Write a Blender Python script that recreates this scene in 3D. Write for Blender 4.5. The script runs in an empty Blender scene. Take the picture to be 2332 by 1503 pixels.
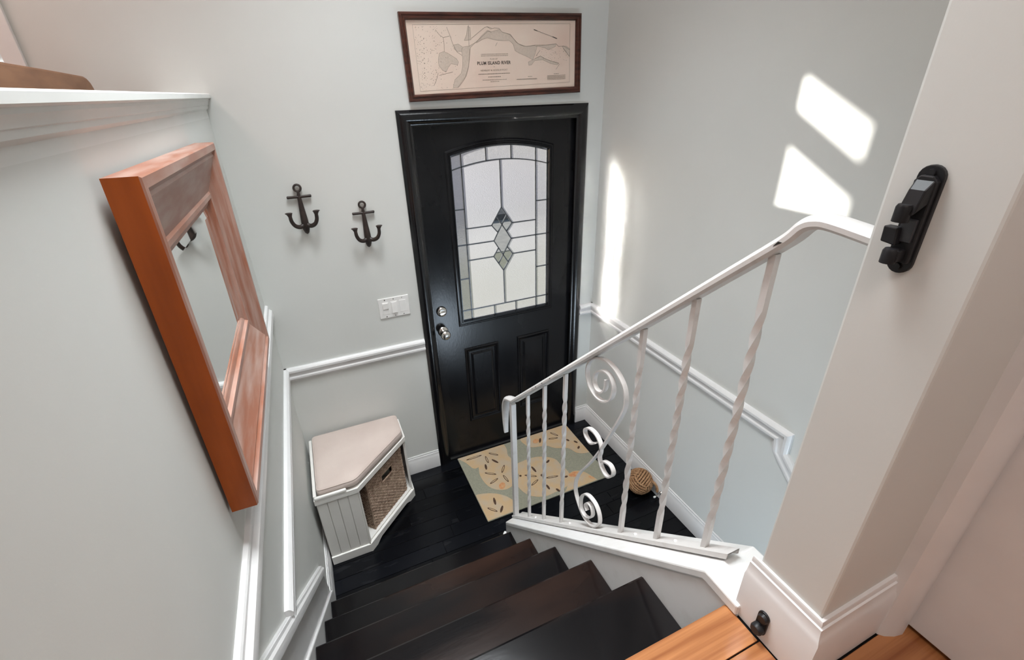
import bpy, bmesh, math, random
from mathutils import Vector, Matrix
random.seed(7)
S = bpy.context.scene
COL = S.collection

# ------------------------------------------------------------------ camera
cam_data = bpy.data.cameras.new('camera')
cam = bpy.data.objects.new('camera', cam_data); COL.objects.link(cam)
R = [[0.913630268288953, -0.4056781559075985, -0.02655120874208303],
     [-0.20701645684068787, -0.4080264949510434, -0.8891898368824811],
     [0.34989129663851776, 0.817887286389375, -0.45676741050477876]]
M = Matrix(((R[0][0], -R[1][0], -R[2][0], -0.5262),
            (R[0][1], -R[1][1], -R[2][1], -2.3505),
            (R[0][2], -R[1][2], -R[2][2], 2.1909),
            (0, 0, 0, 1)))
cam.matrix_world = M
cam_data.sensor_width = 36.0
cam_data.lens = 1050.3997 / 2332 * 36.0
cam_data.clip_start = 0.01
cam_data.clip_end = 200
S.camera = cam

# ------------------------------------------------------------------ world, sun, lamps, exposure
SUN_DIR = Vector((1.0, -0.405, -0.228)).normalized()
world = bpy.data.worlds.new('sky'); S.world = world; world.use_nodes = True
wn = world.node_tree; wn.nodes.clear()
wo = wn.nodes.new('ShaderNodeOutputWorld'); wb = wn.nodes.new('ShaderNodeBackground')
sky = wn.nodes.new('ShaderNodeTexSky'); sky.sky_type = 'NISHITA'; sky.sun_disc = False
sky.sun_elevation = math.radians(14); sky.sun_rotation = math.radians(-68)
wn.links.new(sky.outputs[0], wb.inputs[0]); wn.links.new(wb.outputs[0], wo.inputs[0])
wb.inputs[1].default_value = 0.13

def light(name, kind, loc, energy, color=(1, 1, 1), size=0.5, direction=None):
    ld = bpy.data.lights.new(name, kind); ld.energy = energy; ld.color = color
    if kind == 'AREA':
        ld.shape = 'DISK'; ld.size = size
    elif kind == 'SUN':
        ld.angle = math.radians(size)
    else:
        ld.shadow_soft_size = size
    o = bpy.data.objects.new(name, ld); COL.objects.link(o); o.location = loc
    if direction is not None:
        o.rotation_euler = Vector(direction).to_track_quat('-Z', 'Y').to_euler()
    return o
light('sunlight', 'SUN', (-6, 3, 6), 14.0, (1.0, 0.96, 0.9), 0.65, SUN_DIR)
light('living_room_ceiling_light', 'AREA', (-1.70, -0.50, 3.62), 17, (1.0, 0.77, 0.70), 0.6, (0, 0, -1))
light('hall_fill_light', 'AREA', (-0.65, -3.0, 3.62), 20, (1.0, 0.86, 0.81), 1.0, (0, 0, -1))  # added fill without a fitting, brightens partition and open door
for dx_, dy_, pw_, sp_ in ((-0.20, -0.85, 15, 94), (0.35, -1.30, 5, 175), (-0.40, -1.42, 10, 80)):      # unseen fill lights, added to even out brightness in the stairwell
    dl = light('stairwell_fill_light', 'AREA', (dx_, dy_, 3.66), pw_, (0.92, 0.97, 1.0), 0.55, (0, 0, -1))
    dl.data.spread = math.radians(sp_)
fw = light('front_window_daylight', 'AREA', (-2.04, 0.14, 2.5), 18, (0.66, 0.86, 1.0), 1.0, (0.25, -1, -.10))
fw.data.shape = 'RECTANGLE'; fw.data.size = 1.3; fw.data.size_y = 1.0
ll_ = light('lower_level_fill_light', 'AREA', (0.64, -2.75, -0.35), 20, (0.72, 0.86, 1.0), 0.7, (0, 1, .25))  # added fill under the landing, no window there; lifts the lower walls
S.view_settings.view_transform = 'Standard'
S.view_settings.look = 'None'
S.view_settings.gamma = 1.0
S.view_settings.use_curve_mapping = False
S.view_settings.exposure = 0.10
S.cycles.sample_clamp_indirect = 900
S.cycles.blur_glossy = 0

# ------------------------------------------------------------------ helpers: objects
def tag(o, label=None, cat=None, group=None, kind=None):
    if label: o['label'] = label
    if cat: o['category'] = cat
    if group: o['group'] = group
    if kind: o['kind'] = kind
    return o
def empty(name, loc=(0, 0, 0), rot=(0, 0, 0), parent=None):
    o = bpy.data.objects.new(name, None); COL.objects.link(o)
    o.location = loc; o.rotation_euler = rot; o.empty_display_size = 0.05
    if parent: o.parent = parent
    return o
def copy_tree(o, parent=None):
    c = o.copy(); COL.objects.link(c); c.parent = parent
    for ch in list(o.children): copy_tree(ch, c)
    return c

class MB:
    def __init__(s): s.v = []; s.f = []; s.m = []
    def add(s, vs, fs, mi=0):
        b = len(s.v); s.v += [tuple(p) for p in vs]
        for f in fs: s.f.append(tuple(b + i for i in f)); s.m.append(mi)
        return s
    def box(s, x0, x1, y0, y1, z0, z1, mi=0):
        return s.add([(x0,y0,z0),(x1,y0,z0),(x1,y1,z0),(x0,y1,z0),(x0,y0,z1),(x1,y0,z1),(x1,y1,z1),(x0,y1,z1)],
                     [(3,2,1,0),(4,5,6,7),(0,1,5,4),(1,2,6,5),(2,3,7,6),(3,0,4,7)], mi)
    def prism(s, poly, axis, a, b, mi=0):
        # poly: 2-D points; axis 'x': (y,z)  'y': (x,z)  'z': (x,y)
        n = len(poly)
        def P(p, t):
            return {'x': (t, p[0], p[1]), 'y': (p[0], t, p[1]), 'z': (p[0], p[1], t)}[axis]
        vs = [P(p, a) for p in poly] + [P(p, b) for p in poly]
        fs = [tuple(range(n))[::-1], tuple(range(n, 2*n))]
        fs += [(i, (i+1) % n, n + (i+1) % n, n + i) for i in range(n)]
        return s.add(vs, fs, mi)
    def loft(s, rings, closed=False, caps=True, mi=0):
        n = len(rings[0]); vs = [p for r in rings for p in r]; fs = []
        m = len(rings)
        for i in range(m if closed else m-1):
            j = (i+1) % m
            for k in range(n):
                l = (k+1) % n
                fs.append((i*n+k, i*n+l, j*n+l, j*n+k))
        if caps and not closed:
            fs.append(tuple(range(n))[::-1]); fs.append(tuple(range((m-1)*n, m*n)))
        return s.add(vs, fs, mi)
    def tube(s, pts, r, n=8, closed=False, mi=0, ry=None, up=None, twist=None):
        pts = [Vector(p) for p in pts]; m = len(pts)
        rs = r if isinstance(r, (list, tuple)) else [r]*m
        rings = []; prev = None
        for i, p in enumerate(pts):
            a = pts[(i-1) % m] if (closed or i > 0) else p
            b = pts[(i+1) % m] if (closed or i < m-1) else p
            t = (b - a).normalized()
            if up is not None: u = Vector(up)
            elif prev is None: u = Vector((0, 0, 1)) if abs(t.z) < .9 else Vector((1, 0, 0))
            else: u = prev
            u = (u - t*u.dot(t))
            if u.length < 1e-6: u = t.orthogonal()
            u.normalize(); w = t.cross(u); prev = u
            a0 = twist[i] if twist else 0
            rr = rs[i]; r2 = ry if ry is not None else rr
            rings.append([p + u*(rr*math.cos(a0+2*math.pi*k/n)) + w*(r2*math.sin(a0+2*math.pi*k/n)) for k in range(n)])
        return s.loft(rings, closed, True, mi)
    def bar(s, pts, hw, ht, side=(1, 0, 0), closed=False, mi=0):
        # flat bar: half width hw along side, half thickness ht in the path plane
        pts = [Vector(p) for p in pts]; m = len(pts); sd = Vector(side).normalized(); rings = []
        for i, p in enumerate(pts):
            a = pts[(i-1) % m] if (closed or i > 0) else p
            b = pts[(i+1) % m] if (closed or i < m-1) else p
            t = (b-a).normalized(); w = t.cross(sd).normalized()
            rings.append([p+sd*hw+w*ht, p-sd*hw+w*ht, p-sd*hw-w*ht, p+sd*hw-w*ht])
        return s.loft(rings, closed, True, mi)
    def lathe(s, prof, c, axis='z', n=24, mi=0):
        c = Vector(c); rings = []
        for r, h in prof:
            ring = []
            for k in range(n):
                a = 2*math.pi*k/n; p, q = r*math.cos(a), r*math.sin(a)
                ring.append(c + Vector({'z': (p, q, h), 'y': (p, h, q), 'x': (h, p, q)}[axis]))
            rings.append(ring)
        return s.loft(rings, False, True, mi)
    def build(s, name, mat, parent=None, smooth=False, bevel=0, seg=2, loc=None):
        me = bpy.data.meshes.new(name); me.from_pydata(s.v, [], s.f); me.update()
        bm = bmesh.new(); bm.from_mesh(me); bmesh.ops.recalc_face_normals(bm, faces=bm.faces); bm.to_mesh(me); bm.free()
        mats = mat if isinstance(mat, (list, tuple)) else [mat]
        for m in mats: me.materials.append(m)
        if len(mats) > 1:
            for p, i in zip(me.polygons, s.m): p.material_index = i
        if smooth:
            me.polygons.foreach_set('use_smooth', [True]*len(me.polygons))
            try: me.set_sharp_from_angle(angle=math.radians(smooth if smooth is not True else 40))
            except Exception: pass
        o = bpy.data.objects.new(name, me); COL.objects.link(o)
        if parent: o.parent = parent
        if loc: o.location = loc
        if bevel:
            b = o.modifiers.new('bevel', 'BEVEL'); b.width = bevel; b.segments = seg; b.limit_method = 'ANGLE'; b.angle_limit = math.radians(40)
        return o

def frame_rails(x0, x1, z0, z1, prof, P, sides='btlr'):
    """mitred rails of a rectangular frame; prof = (inset from outer edge, height); P maps (u,v,h) to 3-D. Returns dict side->MB"""
    out = {}
    C = {'b': ((x0, z0), (x1, z0)), 't': ((x1, z1), (x0, z1)), 'l': ((x0, z1), (x0, z0)), 'r': ((x1, z0), (x1, z1))}
    for sd in sides:
        (ax, az), (bx, bz) = C[sd]; mb = MB(); r1 = []; r2 = []
        for w, h in prof:
            if sd == 'b': p, q = (ax+w, az+w), (bx-w, bz+w)
            if sd == 't': p, q = (ax-w, az-w), (bx+w, bz-w)
            if sd == 'l': p, q = (ax+w, az-w), (bx+w, bz+w)
            if sd == 'r': p, q = (ax-w, az+w), (bx-w, bz-w)
            r1.append(P(p[0], p[1], h)); r2.append(P(q[0], q[1], h))
        out[sd] = mb.loft([r1, r2])
    return out

def ring_sweep(path, prof, P):
    """sweep prof (inset, height) along a closed 2-D path (counter-clockwise)"""
    n = len(path); rings = []
    for i in range(n):
        a, b, c = Vector(path[i-1]), Vector(path[i]), Vector(path[(i+1) % n])
        d1 = (b-a).normalized(); d2 = (c-b).normalized()
        n1 = Vector((-d1.y, d1.x)); n2 = Vector((-d2.y, d2.x))
        m = (n1+n2).normalized(); k = 1/max(.3, m.dot(n1))
        rings.append([P(b.x+m.x*w*k, b.y+m.y*w*k, h) for w, h in prof])
    return MB().loft(rings, closed=True)

def spline(pts, sub=6, closed=False):
    pts = [Vector(p) for p in pts]; n = len(pts); out = []
    rng = range(n) if closed else range(n-1)
    for i in rng:
        if closed: p0, p1, p2, p3 = pts[i-1], pts[i], pts[(i+1) % n], pts[(i+2) % n]
        else: p0, p1, p2, p3 = pts[max(i-1, 0)], pts[i], pts[i+1], pts[min(i+2, n-1)]
        for k in range(sub):
            t = k/sub
            out.append(.5*((2*p1)+(-p0+p2)*t+(2*p0-5*p1+4*p2-p3)*t*t+(-p0+3*p1-3*p2+p3)*t**3))
    if not closed: out.append(pts[-1])
    return out

# ------------------------------------------------------------------ helpers: materials
def srgb(r, g, b):
    f = lambda c: (c/255/12.92) if c/255 <= .04045 else ((c/255+.055)/1.055)**2.4
    return (f(r), f(g), f(b), 1)
def mat(name, col, rough=.5, spec=.5, metal=0., col2=None, nscale=20., ndetail=4., stretch=(1, 1, 1), fac=(.35, .65),
        bump=0., bscale=None, coat=0., coat_rough=.1, rnd=0., sheen=0., rough2=None, space='Object', bstretch=None):
    m = bpy.data.materials.new(name); m.use_nodes = True; nt = m.node_tree
    bs = nt.nodes['Principled BSDF']; L = nt.links.new
    bs.inputs['Base Color'].default_value = col; bs.inputs['Roughness'].default_value = rough
    bs.inputs['Specular IOR Level'].default_value = spec; bs.inputs['Metallic'].default_value = metal
    bs.inputs['Coat Weight'].default_value = coat; bs.inputs['Coat Roughness'].default_value = coat_rough
    bs.inputs['Sheen Weight'].default_value = sheen
    tc = nt.nodes.new('ShaderNodeTexCoord'); mp = nt.nodes.new('ShaderNodeMapping'); mp.inputs['Scale'].default_value = stretch
    L(tc.outputs[space], mp.inputs[0])
    vec = mp.outputs[0]
    if rnd:
        oi = nt.nodes.new('ShaderNodeObjectInfo'); ad = nt.nodes.new('ShaderNodeVectorMath'); ad.operation = 'MULTIPLY_ADD'
        cx = nt.nodes.new('ShaderNodeCombineXYZ')
        for i in range(3): L(oi.outputs['Random'], cx.inputs[i])
        ad.inputs[1].default_value = (37, 53, 71); L(cx.outputs[0], ad.inputs[0]); L(vec, ad.inputs[2]); vec = ad.outputs[0]
    if col2 or rough2 is not None:
        nz = nt.nodes.new('ShaderNodeTexNoise'); nz.inputs['Scale'].default_value = nscale; nz.inputs['Detail'].default_value = ndetail
        L(vec, nz.inputs['Vector'])
        mr = nt.nodes.new('ShaderNodeMapRange'); mr.inputs[1].default_value = fac[0]; mr.inputs[2].default_value = fac[1]
        L(nz.outputs[0], mr.inputs[0])
    if col2:
        mx = nt.nodes.new('ShaderNodeMix'); mx.data_type = 'RGBA'; mx.inputs[6].default_value = col; mx.inputs[7].default_value = col2
        L(mr.outputs[0], mx.inputs[0]); out = mx.outputs[2]
        if rnd:
            hs = nt.nodes.new('ShaderNodeHueSaturation'); mr2 = nt.nodes.new('ShaderNodeMapRange')
            mr2.inputs[3].default_value = 1-rnd; mr2.inputs[4].default_value = 1+rnd
            L(oi.outputs['Random'], mr2.inputs[0]); L(mr2.outputs[0], hs.inputs['Value']); L(out, hs.inputs['Color']); out = hs.outputs[0]
        L(out, bs.inputs['Base Color'])
    if rough2 is not None:
        m3 = nt.nodes.new('ShaderNodeMapRange'); m3.inputs[3].default_value = rough; m3.inputs[4].default_value = rough2
        L(mr.outputs[0], m3.inputs[0]); L(m3.outputs[0], bs.inputs['Roughness'])
    if bump:
        n2 = nt.nodes.new('ShaderNodeTexNoise'); n2.inputs['Scale'].default_value = bscale or nscale; n2.inputs['Detail'].default_value = 5
        L(vec, n2.inputs['Vector'])
        bp = nt.nodes.new('ShaderNodeBump'); bp.inputs['Strength'].default_value = bump; bp.inputs['Distance'].default_value = .002
        L(n2.outputs[0], bp.inputs['Height']); L(bp.outputs[0], bs.inputs['Normal'])
        if coat: L(bp.outputs[0], bs.inputs['Coat Normal'])
    return m

def lin(r, g, b): return (r, g, b, 1)
M_WALL = mat('sage_grey_wall_paint', lin(.65, .66, .635), .55, .35, col2=lin(.62, .63, .605), nscale=1.7, bump=.05, bscale=260)
M_CEIL = mat('white_ceiling_paint', lin(.78, .77, .75), .8, .2, col2=lin(.74, .73, .71), nscale=3, bump=.05, bscale=120)
M_TRIM = mat('white_gloss_trim_paint', lin(.72, .715, .71), .28, .5, col2=lin(.68, .675, .67), nscale=9, bump=.04, bscale=70)
M_CURB = mat('white_stair_curb_paint', lin(.80, .80, .79), .30, .5, col2=lin(.70, .69, .67), nscale=14, fac=(.5, .85), bump=.06, bscale=60)
M_IRON_W = mat('white_railing_enamel', lin(.64, .625, .61), .36, .45, col2=lin(.54, .52, .50), nscale=35, fac=(.55, .8), bump=.12, bscale=120)
M_CHIP = mat('bare_chipped_metal', lin(.01, .01, .01), .6, .3, col2=lin(.03, .025, .02), nscale=80)
M_BLACK = mat('black_gloss_door_paint', lin(.004, .004, .005), .20, .26, col2=lin(.010, .010, .011), nscale=6, bump=.10, bscale=140, stretch=(1, 1, .35))
M_CASE = mat('black_gloss_casing_paint', lin(.005, .005, .006), .16, .5, col2=lin(.012, .011, .010), nscale=30, fac=(.6, .8), bump=.16, bscale=110)
M_FLOOR = mat('black_painted_floorboard', lin(.0030, .0035, .005), .26, .22, col2=lin(.016, .016, .018), nscale=26, fac=(.62, .85), rnd=.5, bump=.08, bscale=60, stretch=(.25, 1, 1), rough2=.45)
M_GAP = mat('dark_floor_gap', lin(.004, .004, .004), .8, .1, col2=lin(.008, .008, .008), nscale=30)
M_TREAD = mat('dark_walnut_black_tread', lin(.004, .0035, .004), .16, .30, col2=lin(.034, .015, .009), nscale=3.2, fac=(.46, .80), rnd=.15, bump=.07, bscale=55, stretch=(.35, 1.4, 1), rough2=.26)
M_OAK = mat('orange_oak_floorboard', lin(.43, .185, .070), .30, .4, col2=lin(.25, .085, .028), nscale=14, fac=(.42, .68), rnd=.14, bump=.06, bscale=30, stretch=(.12, 5, 5), coat=.3, coat_rough=.15)
M_OAKB = mat('orange_oak_floor_far', lin(.44, .19, .075), .32, .5, col2=lin(.32, .125, .045), nscale=6, stretch=(.3, 4, 4), bump=.04)
M_MIRWOOD_H = mat('reddish_pine_worn', lin(.28, .105, .060), .33, .35, col2=lin(.40, .265, .22), nscale=11, fac=(.36, .72), bump=.05, bscale=40, stretch=(3, .5, 3))
M_MIRWOOD_V = mat('reddish_pine_worn_upright', lin(.28, .105, .060), .33, .35, col2=lin(.40, .265, .22), nscale=11, fac=(.36, .72), bump=.05, bscale=40, stretch=(3, 3, .5))
M_MIRSIDE = mat('dark_varnished_pine', lin(.36, .080, .010), .30, .25, col2=lin(.19, .038, .005), nscale=7, fac=(.4, .75), stretch=(2.5, 2.5, .35), bump=.04)
M_MAHOG = mat('mahogany_frame', lin(.085, .026, .016), .30, .5, col2=lin(.035, .012, .008), nscale=14, stretch=(1.0, 5, 5), bump=.05)
M_PAPER = mat('aged_map_paper', lin(.80, .655, .55), .8, .2, col2=lin(.76, .575, .475), nscale=4.5, fac=(.4, .75))
M_INK = mat('map_ink', lin(.27, .215, .17), .8, .1, col2=lin(.33, .27, .21), nscale=60)
M_INKD = mat('map_ink_dark', lin(.075, .06, .05), .8, .1, col2=lin(.10, .08, .07), nscale=60)
M_WASH = mat('map_grey_wash', lin(.66, .545, .455), .8, .1, col2=lin(.60, .495, .41), nscale=120)
M_CAST = mat('dark_brown_cast_iron', lin(.016, .0095, .0075), .48, .45, col2=lin(.034, .021, .017), nscale=40, bump=.35, bscale=180)
M_PLASTIC = mat('white_switch_plastic', lin(.80, .79, .77), .35, .5, col2=lin(.77, .76, .74), nscale=30)
M_NICKEL = mat('satin_nickel', lin(.72, .70, .66), .22, .5, metal=1., col2=lin(.62, .60, .57), nscale=20)
M_BENCH = mat('cream_bench_paint', lin(.80, .785, .745), .40, .45, col2=lin(.76, .745, .705), nscale=7, bump=.03)
M_CUSH = mat('beige_cushion_fabric', lin(.60, .505, .455), .9, .15, col2=lin(.54, .445, .40), nscale=5, bump=.25, bscale=330, sheen=.3)
M_WICK = mat('brown_wicker', lin(.50, .37, .275), .62, .3, col2=lin(.24, .155, .11), nscale=45, fac=(.35, .7), bump=.2, bscale=200)
M_WICKD = mat('basket_core', lin(.07, .04, .028), .8, .2, col2=lin(.04, .024, .018), nscale=40)
M_ROPE = mat('tan_manila_rope', lin(.40, .235, .125), .8, .2, col2=lin(.23, .115, .055), nscale=55, fac=(.4, .7), bump=.5, bscale=160)
M_RUBW = mat('white_rubber_tip', lin(.75, .75, .73), .5, .4, col2=lin(.7, .7, .68), nscale=30)
M_RUG = mat('grey_green_rug_pile', lin(.295, .285, .215), .95, .1, col2=lin(.235, .232, .18), nscale=160, bump=.9, bscale=420)
M_RUGT = mat('sand_coloured_rug_pile', lin(.49, .345, .20), .95, .1, col2=lin(.45, .355, .25), nscale=16, fac=(.4, .62), bump=.9, bscale=420)
M_RUGP = mat('coral_rug_pile', lin(.52, .22, .10), .95, .1, col2=lin(.54, .33, .17), nscale=60, bump=.9, bscale=420)
M_RUGM = mat('dark_rug_marks', lin(.055, .032, .022), .95, .1, col2=lin(.10, .06, .04), nscale=120, bump=.9, bscale=420)
M_BLKPL = mat('black_bracket_plastic', lin(.005, .005, .006), .42, .35, col2=lin(.012, .012, .014), nscale=20)
M_CHAIRW = mat('brown_worn_chair_wood', lin(.285, .14, .070), .45, .4, col2=lin(.17, .075, .036), nscale=8, stretch=(3, .7, 3), fac=(.4, .75))
M_CAME = mat('grey_lead_came', lin(.085, .09, .10), .35, .5, metal=.7, col2=lin(.13, .135, .145), nscale=40)
M_BLIND = mat('white_blind_slat', lin(.80, .80, .79), .6, .3, col2=lin(.77, .77, .76), nscale=20)
M_CONC = mat('pale_concrete', lin(.36, .35, .335), .9, .2, col2=lin(.30, .295, .285), nscale=6, bump=.2)
M_ASPH = mat('lavender_grey_asphalt', lin(.185, .18, .215), .9, .2, col2=lin(.155, .15, .18), nscale=20, bump=.2)
M_GRASS = mat('green_lawn', lin(.215, .22, .175), .95, .1, col2=lin(.25, .25, .21), nscale=25, bump=.5)
M_DKHEDGE = mat('dark_kerb', lin(.06, .065, .075), .9, .1, col2=lin(.10, .10, .11), nscale=9)
M_VINYL = mat('white_vinyl_frame', lin(.80, .79, .78), .35, .5, col2=lin(.77, .76, .75), nscale=9)

def mirror_material():
    m = bpy.data.materials.new('mirror_silver'); m.use_nodes = True; b = m.node_tree.nodes['Principled BSDF']
    b.inputs['Base Color'].default_value = lin(.86, .88, .87); b.inputs['Metallic'].default_value = 1; b.inputs['Roughness'].default_value = .01
    return m
M_MIRROR = mirror_material()

def clear_pane(name, tint=(1, 1, 1), gloss=.03):
    m = bpy.data.materials.new(name); m.use_nodes = True; nt = m.node_tree; nt.nodes.clear()
    o = nt.nodes.new('ShaderNodeOutputMaterial'); mx = nt.nodes.new('ShaderNodeMixShader'); tr = nt.nodes.new('ShaderNodeBsdfTransparent')
    gl = nt.nodes.new('ShaderNodeBsdfGlossy'); fr = nt.nodes.new('ShaderNodeLayerWeight'); fr.inputs[0].default_value = .5
    gl.inputs['Roughness'].default_value = gloss; tr.inputs[0].default_value = (*tint, 1)
    pw = nt.nodes.new('ShaderNodeMath'); pw.operation = 'POWER'; pw.inputs[1].default_value = 5
    ma = nt.nodes.new('ShaderNodeMath'); ma.operation = 'MULTIPLY_ADD'; ma.inputs[1].default_value = .95; ma.inputs[2].default_value = .04
    nt.links.new(fr.outputs['Facing'], pw.inputs[0]); nt.links.new(pw.outputs[0], ma.inputs[0])
    nt.links.new(ma.outputs[0], mx.inputs[0]); nt.links.new(tr.outputs[0], mx.inputs[1]); nt.links.new(gl.outputs[0], mx.inputs[2]); nt.links.new(mx.outputs[0], o.inputs[0])
    return m
def rough_pane(name, rough, tint, clear, bump, scale):
    """textured privacy glass: forward-scattering rough refraction, partly clear, pebbled"""
    m = bpy.data.materials.new(name); m.use_nodes = True; nt = m.node_tree; nt.nodes.clear(); L = nt.links.new
    o = nt.nodes.new('ShaderNodeOutputMaterial')
    rf = nt.nodes.new('ShaderNodeBsdfRefraction'); rf.inputs['IOR'].default_value = 1.09; rf.inputs['Roughness'].default_value = rough; rf.inputs[0].default_value = (*tint, 1)
    tl = nt.nodes.new('ShaderNodeBsdfTranslucent'); tl.inputs[0].default_value = (*tint, 1)
    tr = nt.nodes.new('ShaderNodeBsdfTransparent'); tr.inputs[0].default_value = (*tint, 1)
    gl = nt.nodes.new('ShaderNodeBsdfGlossy'); gl.inputs['Roughness'].default_value = .15
    tc = nt.nodes.new('ShaderNodeTexCoord'); vo = nt.nodes.new('ShaderNodeTexVoronoi'); vo.inputs['Scale'].default_value = scale
    bp = nt.nodes.new('ShaderNodeBump'); bp.inputs['Strength'].default_value = bump; bp.inputs['Distance'].default_value = .004
    L(tc.outputs['Object'], vo.inputs['Vector']); L(vo.outputs['Distance'], bp.inputs['Height'])
    for n in (rf, gl): L(bp.outputs[0], n.inputs['Normal'])
    a = nt.nodes.new('ShaderNodeMixShader'); a.inputs[0].default_value = .15; L(rf.outputs[0], a.inputs[1]); L(tl.outputs[0], a.inputs[2])
    b = nt.nodes.new('ShaderNodeMixShader'); b.inputs[0].default_value = clear; L(a.outputs[0], b.inputs[1]); L(tr.outputs[0], b.inputs[2])
    c = nt.nodes.new('ShaderNodeMixShader'); c.inputs[0].default_value = .06; L(b.outputs[0], c.inputs[1]); L(gl.outputs[0], c.inputs[2])
    L(c.outputs[0], o.inputs[0])
    return m
def see_through(name):
    m = bpy.data.materials.new(name); m.use_nodes = True; nt = m.node_tree; nt.nodes.clear()
    o = nt.nodes.new('ShaderNodeOutputMaterial'); tr = nt.nodes.new('ShaderNodeBsdfTransparent'); nt.links.new(tr.outputs[0], o.inputs[0]); return m
M_PANE = clear_pane('clear_window_glass')
M_PICGLASS = clear_pane('picture_glass', gloss=.01)
M_FROST = rough_pane('fine_textured_glass', 1.0, (.92, .93, .96), .05, .30, 330)
M_PEBBLE = rough_pane('pebbled_border_glass', .9, (.97, .98, 1.0), .05, 1.0, 150)
M_BEVGL = clear_pane('bevelled_clear_glass', (.95, .97, .96))
M_GBACK = see_through('glass_back_face')

# ------------------------------------------------------------------ main dimensions
XL, XR = -0.813, 1.059          # left half wall, right wall (faces)
UF = 1.269                      # upper floor level
CEIL = 3.70
CAS0, CAS1, CASZ = -0.071, 0.9586, 2.134
SL0, SL1, SLZ = 0.0, 0.90, 2.067
RAILZ = 0.951                   # chair-rail top
BASEZ = 0.1285

# ------------------------------------------------------------------ setting: walls, floors, ceiling
def struct(o, label, cat):
    return tag(o, label, cat, kind='structure')
w = MB()
T = 0.12
w.box(-5.0, -2.72, 0, T, UF-.3, CEIL); w.box(-2.72, -1.36, 0, T, UF-.3, 1.98); w.box(-2.72, -1.36, 0, T, 3.05, CEIL)
w.box(-1.36, -0.03, 0, T, UF-.3, CEIL); w.box(-.93, -0.03, 0, T, -.3, UF-.3)
w.box(-0.03, .93, 0, T, SLZ+.03, CEIL); w.box(.93, 1.179, 0, T, -1.6, CEIL); w.box(-.03, .93, 0, T, -1.6, -.02)
wall_back = struct(w.build('wall_back', M_WALL), 'pale sage grey wall holding the black front door', 'wall')
wall_left = struct(MB().box(-.933, XL, -3.4, 0, -.3, 2.135).build('wall_left', M_WALL), 'grey half wall beside the stairs carrying the wooden mirror', 'wall')
wall_right = struct(MB().box(XR, 1.179, -2.018, 0, -1.6, CEIL).box(XR, 1.179, -4.0, -2.018, -1.6, CEIL).build('wall_right', M_WALL), 'sunlit grey wall to the right of the front door', 'wall')
wall_end = struct(MB().box(.097, XR, -2.134, -2.018, .98, CEIL).build('wall_partition', M_WALL, bevel=.004, seg=2), 'end of grey partition wall at the top of the stairs', 'wall')
wall_rear = struct(MB().box(-5, 1.179, -4.1, -4.0, UF-.3, CEIL).build('wall_rear', M_WALL), 'grey wall at the far side of the upper hall', 'wall')
wall_side = struct(MB().box(-5.1, -5.0, -4.1, .12, UF-.3, CEIL).build('wall_living_room', M_WALL), 'grey outer wall of the living room', 'wall')
ceiling = struct(MB().box(-5.1, 1.179, -4.1, .12, CEIL, CEIL+.1).build('ceiling', M_CEIL), 'white ceiling above stairwell and living room', 'ceiling')

# foyer floor: dark subfloor with individual painted boards
floor = struct(MB().box(XL, .2084, -.868, 0, -.06, -.004).box(.2084, XR, -1.34, 0, -.06, -.004).build('floor', M_GAP), 'black painted board floor of the foyer', 'floor')
rnd = random.Random(3)
PW = .0835
def planks(y1, y0, xa, xb, cuts):
    xs = [xa] + sorted(cuts) + [xb]
    for a, b in zip(xs, xs[1:]):
        MB().box(a+.0008, b-.0008, y0+.0011, y1-.0011, -.02, 0).build('plank', M_FLOOR, floor, bevel=.0012, seg=1)
for k in range(17):
    y1 = -k*PW; y0 = y1-PW
    if y0 > -.70:
        planks(y1, y0, XL, XR, [rnd.uniform(-.45, -.1), rnd.uniform(.25, .7)])
    else:
        if y1 > -.86: planks(y1, max(y0, -.866), XL, .075, [rnd.uniform(-.5, -.2)])
        if y1 > -1.33: planks(y1, max(y0, -1.338), .208, XR, [rnd.uniform(.4, .85)])

# upper oak floor
floor_up = struct(MB().box(XL, .345, -4.0, -2.0, UF-.16, UF-.004).box(.345, XR, -4.0, -2.134, UF-.16, UF-.004).build('floor_landing', M_GAP), 'orange oak floor of the upper landing', 'floor')
MB().prism([(-2.068, UF-.030), (-2.068, UF), (-1.998, UF), (-1.991, UF-.004), (-1.988, UF-.014), (-1.991, UF-.024), (-1.998, UF-.030)], 'x', XL+.02, .0745).build('nosing_board', M_OAK, floor_up, smooth=30)
for k in range(14):
    y1 = -2.070-k*.0835; y0 = y1-.0835
    cuts = [XL+.0, rnd.uniform(-.5, .0), (.078 if y1 > -2.13 else XR)]
    for a, b in zip(cuts, cuts[1:]):
        MB().box(a+.0006, b-.0006, y0+.0008, y1-.0008, UF-.02, UF).build('plank', M_OAK, floor_up, bevel=.001, seg=1)
MB().box(XL, XR, -4.0, -3.24, UF-.02, UF).build('board_field', M_OAKB, floor_up)
floor_lr = struct(MB().box(-5, -.933, -4, 0, UF-.16, UF).build('floor_living_room', M_OAKB), 'oak floor of the living room behind the half wall', 'floor')

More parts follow.
